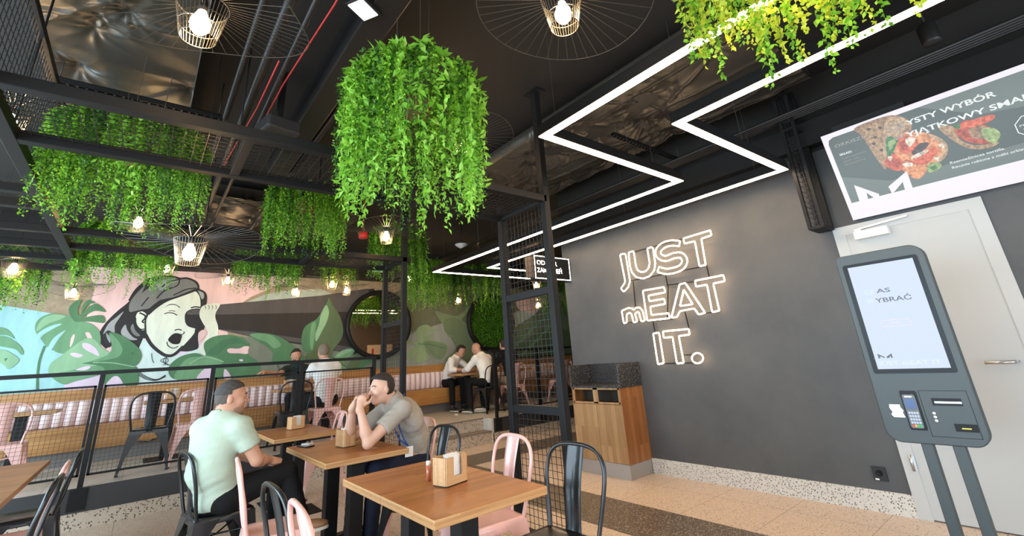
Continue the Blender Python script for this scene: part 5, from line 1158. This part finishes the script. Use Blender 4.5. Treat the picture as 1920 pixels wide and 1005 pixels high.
    def cutsleeve(F, X, Y, Z):
        for a, e_, nx_, pr in sl:
            dn = nrm(nx_-e_); d = evalp(pr[-1], X, Y, Z, .011); d = np.maximum(d, (X-e_[0])*dn[0]+(Y-e_[1])*dn[1]+(Z-e_[2])*dn[2]); hh = np.maximum(.03-np.abs(F-d), 0)/.03; F = np.minimum(F, d)-hh*hh*.0075
        return wr_(F, X, Y, Z)
    hem = pel-nrm(bel-pel)*.055
    cuts = [plane(hem, pel-bel), lambda X, Y, Z: -np.sqrt((X-(nek+sp*.055+fw*.012)[0])**2+(Y-(nek+sp*.055+fw*.012)[1])**2+(Z-(nek+sp*.055+fw*.012)[2])**2)+.062]
    hshirt = h*.75 if h > .01 else h
    sdf_obj('shirt', torso+sum((x[3][:-1] for x in sl), [])+[cone(x[3][-1][1], x[3][-1][1]+(x[3][-1][2]-x[3][-1][1])*.3, .02, .02) for x in sl]+[cone(x[3][-1][2], x[3][-1][2]+.001, .001, .001) for x in sl], hshirt, col['shirt'], t, off, e=.011, cuts=cuts, post=cutsleeve)
    if col.get('collar'):
        c0 = nek+sp*.03; mb = MB(); n = 26; v0 = []
        for k in range(n+1):
            a = 2*PI*k/n; r = .066; p = c0+sd*r*math.cos(a)+fw*(r*math.sin(a)+.008)-off; v0.append([p-sp*.022+fw*0, p+sp*.022, p+sp*.018+(sd*math.cos(a)+fw*math.sin(a))*.014, p-sp*.018+(sd*math.cos(a)+fw*math.sin(a))*.022])
        vs = [tuple(q) for r_ in v0 for q in r_]; mb.smooth = True; mb.add(vs, [(i*4+k, i*4+k+1, i*4+k+5, i*4+k+4) for i in range(n) for k in range(3)]); mb.build('collar', col['shirt'], t)
    wp, wn = pel+nrm(bel-pel)*.06, nrm(bel-pel); waist = lambda X, Y, Z: np.where((X-wp[0])**2+(Y-wp[1])**2+(Z-wp[2])**2 < .035, (X-wp[0])*wn[0]+(Y-wp[1])*wn[1]+(Z-wp[2])*wn[2], -1.)
    tl = []
    for s_ in 'LR':
        k_, a_ = V3(*J['kn'+s_]), V3(*J['an'+s_]); e_ = k_+(a_-k_)*ankle; tl += [cone(hips[s_], k_, .086, .062, .03), cone(k_, e_, .060, .048, .02)]
    sdf_obj('trousers', [torso[0]]+tl, hshirt, col['trousers'], t, off, e=.008, cuts=[waist], post=wr_)
    for s_ in 'LR':
        a_ = V3(*J['an'+s_]); k_ = V3(*J['kn'+s_]); td = nrm(J.get('to'+s_, (J['face'][0], J['face'][1], -.05))); dn = nrm(a_-k_); dn = nrm(dn-td*(dn@td)); sdn = np.cross(td, dn)
        so = sdf_obj('shoe', [cone(a_+dn*.005, a_+dn*.02, .044, .046, .02), ell(a_+td*.045+dn*.045, (.085, .040, .034), (td, sdn, dn), .03), ell(a_+td*.12+dn*.055, (.068, .045, .028), (td, sdn, dn), .03), ell(a_-td*.02+dn*.045, (.045, .037, .036), (td, sdn, dn), .02)], max(.008, h*.7), col['shoes'], t, off, cuts=[plane(a_+dn*.078, dn)])
        if col.get('sole'):
            mb = MB(); P = [(a_+dn*.070+td*(.06+.128*math.cos(q))+sdn*.047*math.sin(q))-off for q in np.linspace(0, 2*PI, 20, endpoint=False)]; P2 = [p+dn*.02 for p in P]
            mb.add([tuple(p) for p in P+P2], [tuple(range(20)), tuple(range(20, 40))[::-1]]+[(i, (i+1) % 20, 20+(i+1) % 20, 20+i) for i in range(20)]); mb.build('sole', col['sole'], so)
    # hair
    def hairpost(lowback, front, ear):
        def g(F, X, Y, Z):
            a = (X-hd[0])*f[0]+(Y-hd[1])*f[1]+(Z-hd[2])*f[2]; b_ = (X-hd[0])*u[0]+(Y-hd[1])*u[1]+(Z-hd[2])*u[2]
            A = np.maximum(front-b_+np.clip(a, -.1, .1)*.28, -10); B = np.maximum(a-ear, lowback-b_); K = np.minimum(A, B)
            return np.maximum(F+.0018*np.sin(120*X+40*Y)*np.sin(110*Y+90*Z), K)
        return g
    hc = [ell(hd+u*.024-f*.010, (.102, .081, .104), (f, l, u), .02)]
    if hair == 'short': sdf_obj('hair', hc, hf*.8, col['hair'], t, off, e=.004, post=hairpost(-.055, .050, -.022))
    elif hair == 'top': sdf_obj('hair', hc+[ell(hd+u*.080+f*.010, (.076, .064, .034), (f, l, u), .03)], hf*.8, col['hair'], t, off, e=.004, post=hairpost(-.05, .066, -.012))
    elif hair == 'fade':
        sdf_obj('hair', hc, hf*.8, col['hair'], t, off, e=.003, post=hairpost(.03, .062, .0)); sdf_obj('shaved_sides', [ell(hd+u*.020-f*.008, (.0995, .0785, .1025), (f, l, u), .02)], hf*.8, col['fade'], t, off, e=.001, post=hairpost(-.062, .055, -.020))
    if beard is not None:
        def bp(F, X, Y, Z):
            a = (X-hd[0])*f[0]+(Y-hd[1])*f[1]+(Z-hd[2])*f[2]; b_ = (X-hd[0])*u[0]+(Y-hd[1])*u[1]+(Z-hd[2])*u[2]; s_ = np.abs((X-hd[0])*l[0]+(Y-hd[1])*l[1]+(Z-hd[2])*l[2])
            return np.maximum(np.maximum(F, b_+.036-np.clip(s_-.03, 0, .03)*1.2), np.maximum(-.01-a, -(((a-.10)/.03)**2+((b_+.061)/.012)**2+(s_/.024)**2-1)*.01))
        sdf_obj('beard', [p for p in head[1:3]]+([head[9], head[8]] if faces and len(head) > 9 else []), max(.0055, hf*.7), beard, t, off, e=.0028, post=bp)
    if faces and h < .012:
        for s_ in (1, -1):
            c = hd+l*s_*.031+f*.0755+u*.008-off; mb = MB(); mb.smooth = True; bm = bmesh.new(); bmesh.ops.create_uvsphere(bm, u_segments=16, v_segments=10, radius=.0122); mb.add([Vector(v.co)+Vector(c) for v in bm.verts], [tuple(v.index for v in q.verts) for q in bm.faces]); bm.free(); eo = mb.build('eye', m_eye, t)
            mb = MB(); cc = c+f*.0105; mb.smooth = True; P = [tuple(cc+(l*math.cos(q)+u*math.sin(q))*.0055) for q in np.linspace(0, 2*PI, 14, endpoint=False)]; mb.add([tuple(cc+f*.0022)]+P, [(0, i+1, (i+1) % 14+1) for i in range(14)]); mb.build('iris', m_iris, eo)
            p0 = hd+l*s_*.014+f*.096+u*.028-off; p1 = hd+l*s_*.034+f*.093+u*.034-off; p2 = hd+l*s_*.052+f*.078+u*.026-off; MB().tube([tuple(p0), tuple(p1), tuple(p2)], [.0032, .0036, .002], 6).build('eyebrow', col['hair'], t)
            q0 = hd+l*s_*.018+f*.0875+u*.0150-off; q1 = hd+l*s_*.032+f*.0885+u*.0175-off; q2 = hd+l*s_*.046+f*.082+u*.0125-off; MB().tube([tuple(q0), tuple(q1), tuple(q2)], .0028, 6).build('eyelid', skin, t)
        mb = MB(); mb.tube([tuple(hd+f*.093+l*q*.024-u*(.0615-.004*abs(q)**2)-f*.013*q*q-off) for q in (-1, -.5, 0, .5, 1)], [.001, .0025, .003, .0025, .001], 6); mb.build('lips', m_lip, t)
    return t
m_navy = cloth('navy_cloth', (.012, .016, .032)); m_blackcloth = cloth('black_cloth', (.008, .008, .009)); m_hairdk = M('dark_hair', (.022, .015, .011), .7, bump=.6, bscale=260)
m_hairgrey = M('greying_hair', (.050, .045, .042), .8, bump=.5, bscale=260); m_fade = M('cropped_hair', (.085, .068, .060), .85, bump=.4, bscale=300)
m_mint = cloth('mint_cotton', (.40, .48, .385)); m_greytee = cloth('grey_marl', (.34, .305, .26)); m_whitecl = cloth('white_cotton', (.78, .76, .72)); m_polo = cloth('dark_polo', (.022, .034, .034)); m_tan = M('tan_leather', (.30, .15, .07), .5)
m_beard = M('stubble', (.27, .15, .10), .8, bump=.4, bscale=200); m_hairlight = M('sandy_hair', (.20, .15, .10), .8, bump=.8, bscale=90); m_shoe = M('black_shoe', (.01, .01, .011), .5); m_sole = M('cream_sole', (.6, .57, .48), .6); m_beige = cloth('beige_cloth', (.34, .24, .15))

# the man in the mint T-shirt
pA = person('man in a mint T-shirt with cropped greying hair, seen from behind', (.52, 4.10, 0),
    dict(pelvis=(.55, 4.10, .56), belly=(.50, 4.08, .71), chest=(.495, 4.07, .89), neck=(.52, 4.07, 1.06), head=(.562, 4.055, 1.185), side=(-.60, .80, 0), face=(1, -.16, -.02), up=(.05, 0, 1),
         elL=(.62, 4.42, .80), wrL=(.88, 4.33, .68), elR=(.745, 3.92, .765), wrR=(.865, 4.10, .725), hdR=((.75, .25, -.25), (-.1, .3, -.9), (-.45, .8, .3), 1.35), hdL=((.9, -.2, -.1), (0, 0, -1), (-.2, -.9, .1), .7),
         knL=(.98, 4.38, .57), anL=(1.02, 4.38, .10), knR=(.99, 4.08, .63), anR=(1.10, 4.02, .30), toR=(.75, -.45, .1), toL=(1, 0, 0)),
    dict(shirt=m_mint, trousers=m_blackcloth, shoes=m_tan, sole=m_sole, hair=m_hairgrey, fade=m_fade, collar=True), h=.010, hf=.006, hair='fade', beard=m_beard, belly=1.14, sleeve=.62)
off = Vector((.52, 4.10, 0)); wv = Vector((.86, 4.09, .727))-off
tag(MB().tube([wv+Vector((.012*math.cos(a), -.03*math.sin(a)*.4, .030*math.sin(a)))+Vector((-.012, 0, 0)) for a in [q*PI/10 for q in range(20)]], .006, 6, closed=True).build('wristwatch', m_chrome, pA), 'steel wristwatch')

# the man in the grey T-shirt, hands at his mouth
pB = person('dark haired man in a grey T-shirt, elbows on the table, hands at his mouth', (1.97, 3.95, 0),
    dict(pelvis=(1.99, 3.97, .565), belly=(1.985, 3.96, .73), chest=(1.90, 3.935, .905), neck=(1.755, 3.91, 1.055), head=(1.640, 3.885, 1.155), side=(-.08, -1, 0), face=(-1, -.10, -.03), up=(-.12, 0, 1),
         elL=(1.475, 3.73, .775), wrL=(1.425, 3.80, 1.035), elR=(1.45, 4.08, .775), wrR=(1.425, 3.955, 1.035), hdL=((.35, .25, .9), (.6, .8, -.1), (.75, -.5, .1), .95), hdR=((.45, -.25, .85), (.7, -.7, -.2), (.6, .6, 0), .95),
         knL=(1.56, 3.77, .585), anL=(1.52, 3.76, .10), knR=(1.56, 4.16, .585), anR=(1.53, 4.18, .10), toL=(-1, 0, 0), toR=(-1, 0, 0)),
    dict(shirt=m_greytee, trousers=m_navy, shoes=m_shoe, hair=m_hairdk), h=.010, hf=.0055, hair='top', sleeve=.60, skin=skin_pale)
off = Vector((1.97, 3.95, 0)); m_lan = M('lanyard_blue', (.02, .05, .22), .7)
MB().tube([Vector(p)-off for p in ((1.83, 3.84, 1.10), (1.80, 3.83, 1.05), (1.755, 3.80, .95), (1.76, 3.79, .85), (1.80, 3.78, .75), (1.83, 3.76, .70))], .006, 5).tube([Vector(p)-off for p in ((1.83, 3.98, 1.11), (1.74, 3.99, 1.03), (1.73, 3.90, .90), (1.78, 3.82, .75), (1.83, 3.76, .70))], .006, 5).build('lanyard', m_lan, pB)
tag(MB().box(1.79-1.97, 1.86-1.97, 3.735-3.95, 3.74-3.95, .625, .70).build('name_badge', m_white, pB), 'blank white name badge')

# on the platform
person('bearded man in a dark polo shirt on the banquette, one arm stretched along the table', (2.2, 8.95, 0),
    dict(pelvis=(2.22, 8.98, .94), belly=(2.21, 8.98, 1.10), chest=(2.19, 8.95, 1.28), neck=(2.17, 8.90, 1.46), head=(2.135, 8.84, 1.62), side=(1, .1, 0), face=(.1, -1, -.05),
         elR=(1.85, 8.72, 1.33), wrR=(1.60, 8.52, 1.38), elL=(2.45, 8.75, 1.18), wrL=(2.25, 8.5, 1.135), hdR=((-.8, -.4, -.1), (0, 0, -1), (0, -1, 0), .5), hdL=((-.8, -.4, 0), (0, 0, -1), (-.3, -.9, 0), .5),
         knL=(2.36, 8.55, .95), anL=(2.36, 8.5, .47), knR=(2.02, 8.55, .95), anR=(2.02, 8.5, .47), toL=(0, -1, 0), toR=(0, -1, 0)),
    dict(shirt=m_polo, trousers=m_blackcloth, shoes=m_shoe, hair=m_hairdk, collar=True), hair='short', beard=M('brown_beard', (.10, .05, .03), .8), sleeve=.6)
person('sandy haired man in a white T-shirt, his back to the railing', (2.27, 7.5, 0),
    dict(pelvis=(2.27, 7.47, .94), belly=(2.27, 7.47, 1.10), chest=(2.26, 7.50, 1.28), neck=(2.25, 7.54, 1.46), head=(2.235, 7.60, 1.615), side=(-1, .05, 0), face=(-.1, 1, -.05),
         elL=(2.02, 7.72, 1.20), wrL=(2.12, 7.97, 1.14), elR=(2.52, 7.72, 1.20), wrR=(2.38, 7.97, 1.14), hdL=((.2, .9, 0), (0, 0, -1), (1, 0, 0), .5), hdR=((-.2, .9, 0), (0, 0, -1), (-1, 0, 0), .5),
         knL=(2.12, 7.88, .95), anL=(2.12, 7.9, .47), knR=(2.42, 7.88, .95), anR=(2.42, 7.9, .47), toL=(0, 1, 0), toR=(0, 1, 0)),
    dict(shirt=m_whitecl, trousers=m_blackcloth, shoes=m_shoe, hair=m_hairlight), hair='short', sleeve=.6, belly=1.1)
person('dark haired man in an open necked white shirt at the end of the banquette', (5.25, 8.9, 0),
    dict(pelvis=(5.26, 8.93, .94), belly=(5.27, 8.92, 1.09), chest=(5.32, 8.86, 1.26), neck=(5.38, 8.76, 1.43), head=(5.44, 8.66, 1.555), side=(.85, .5, 0), face=(.55, -.75, -.42),
         elR=(5.16, 8.62, 1.18), wrR=(5.36, 8.42, 1.17), elL=(5.62, 8.62, 1.19), wrL=(5.52, 8.42, 1.17), hdR=((.8, -.4, .1), (0, 0, -1), (0, -1, 0), .6), hdL=((-.5, -.6, .1), (0, 0, -1), (0, -1, 0), .6),
         knL=(5.42, 8.58, .95), anL=(5.40, 8.55, .47), knR=(5.16, 8.60, .95), anR=(5.12, 8.52, .47), toL=(0, -1, 0), toR=(.2, -1, 0)),
    dict(shirt=m_whitecl, trousers=m_blackcloth, shoes=m_shoe, sole=m_sole, hair=m_hairdk, collar=True), hair='top', sleeve=1.45, ankle=.88)
person('bald man in a white shirt seen from behind, bent over the small platform table', (5.42, 7.75, 0),
    dict(pelvis=(5.44, 7.73, .94), belly=(5.45, 7.75, 1.09), chest=(5.46, 7.82, 1.26), neck=(5.45, 7.91, 1.43), head=(5.42, 8.03, 1.565), side=(-1, -.1, 0), face=(-.25, .9, -.35),
         elL=(5.18, 8.0, 1.19), wrL=(5.22, 8.24, 1.15), elR=(5.70, 8.0, 1.19), wrR=(5.52, 8.24, 1.15), hdL=((.3, .8, .1), (0, 0, -1), (1, 0, 0), .6), hdR=((-.4, .8, .1), (0, 0, -1), (-1, 0, 0), .6),
         knL=(5.28, 8.13, .95), anL=(5.12, 7.86, .47), knR=(5.58, 8.14, .95), anR=(5.34, 7.72, .48), toL=(-.3, .9, 0), toR=(-.5, .6, 0)),
    dict(shirt=m_whitecl, trousers=m_blackcloth, shoes=m_shoe, sole=m_sole, hair=m_hairdk, collar=True), hair='bald', sleeve=1.85)
person('man in a black top and beige trousers, half hidden by the divider post', (5.98, 7.62, 0),
    dict(pelvis=(5.98, 7.62, .94), belly=(5.98, 7.63, 1.10), chest=(5.98, 7.66, 1.28), neck=(5.97, 7.71, 1.46), head=(5.95, 7.78, 1.60), side=(-1, 0, 0), face=(.1, 1, -.1),
         elL=(5.72, 7.85, 1.2), wrL=(5.8, 8.1, 1.15), elR=(6.24, 7.85, 1.2), wrR=(6.15, 8.1, 1.15), hdL=((.2, .9, 0), (0, 0, -1), (1, 0, 0), .5), hdR=((-.2, .9, 0), (0, 0, -1), (-1, 0, 0), .5),
         knL=(5.85, 8.02, .95), anL=(5.80, 7.95, .47), knR=(6.14, 8.02, .95), anR=(6.16, 7.95, .47), toL=(0, 1, 0), toR=(0, 1, 0)),
    dict(shirt=m_blackcloth, trousers=m_beige, shoes=m_sole, hair=m_hairdk), hair='short', sleeve=1.8)
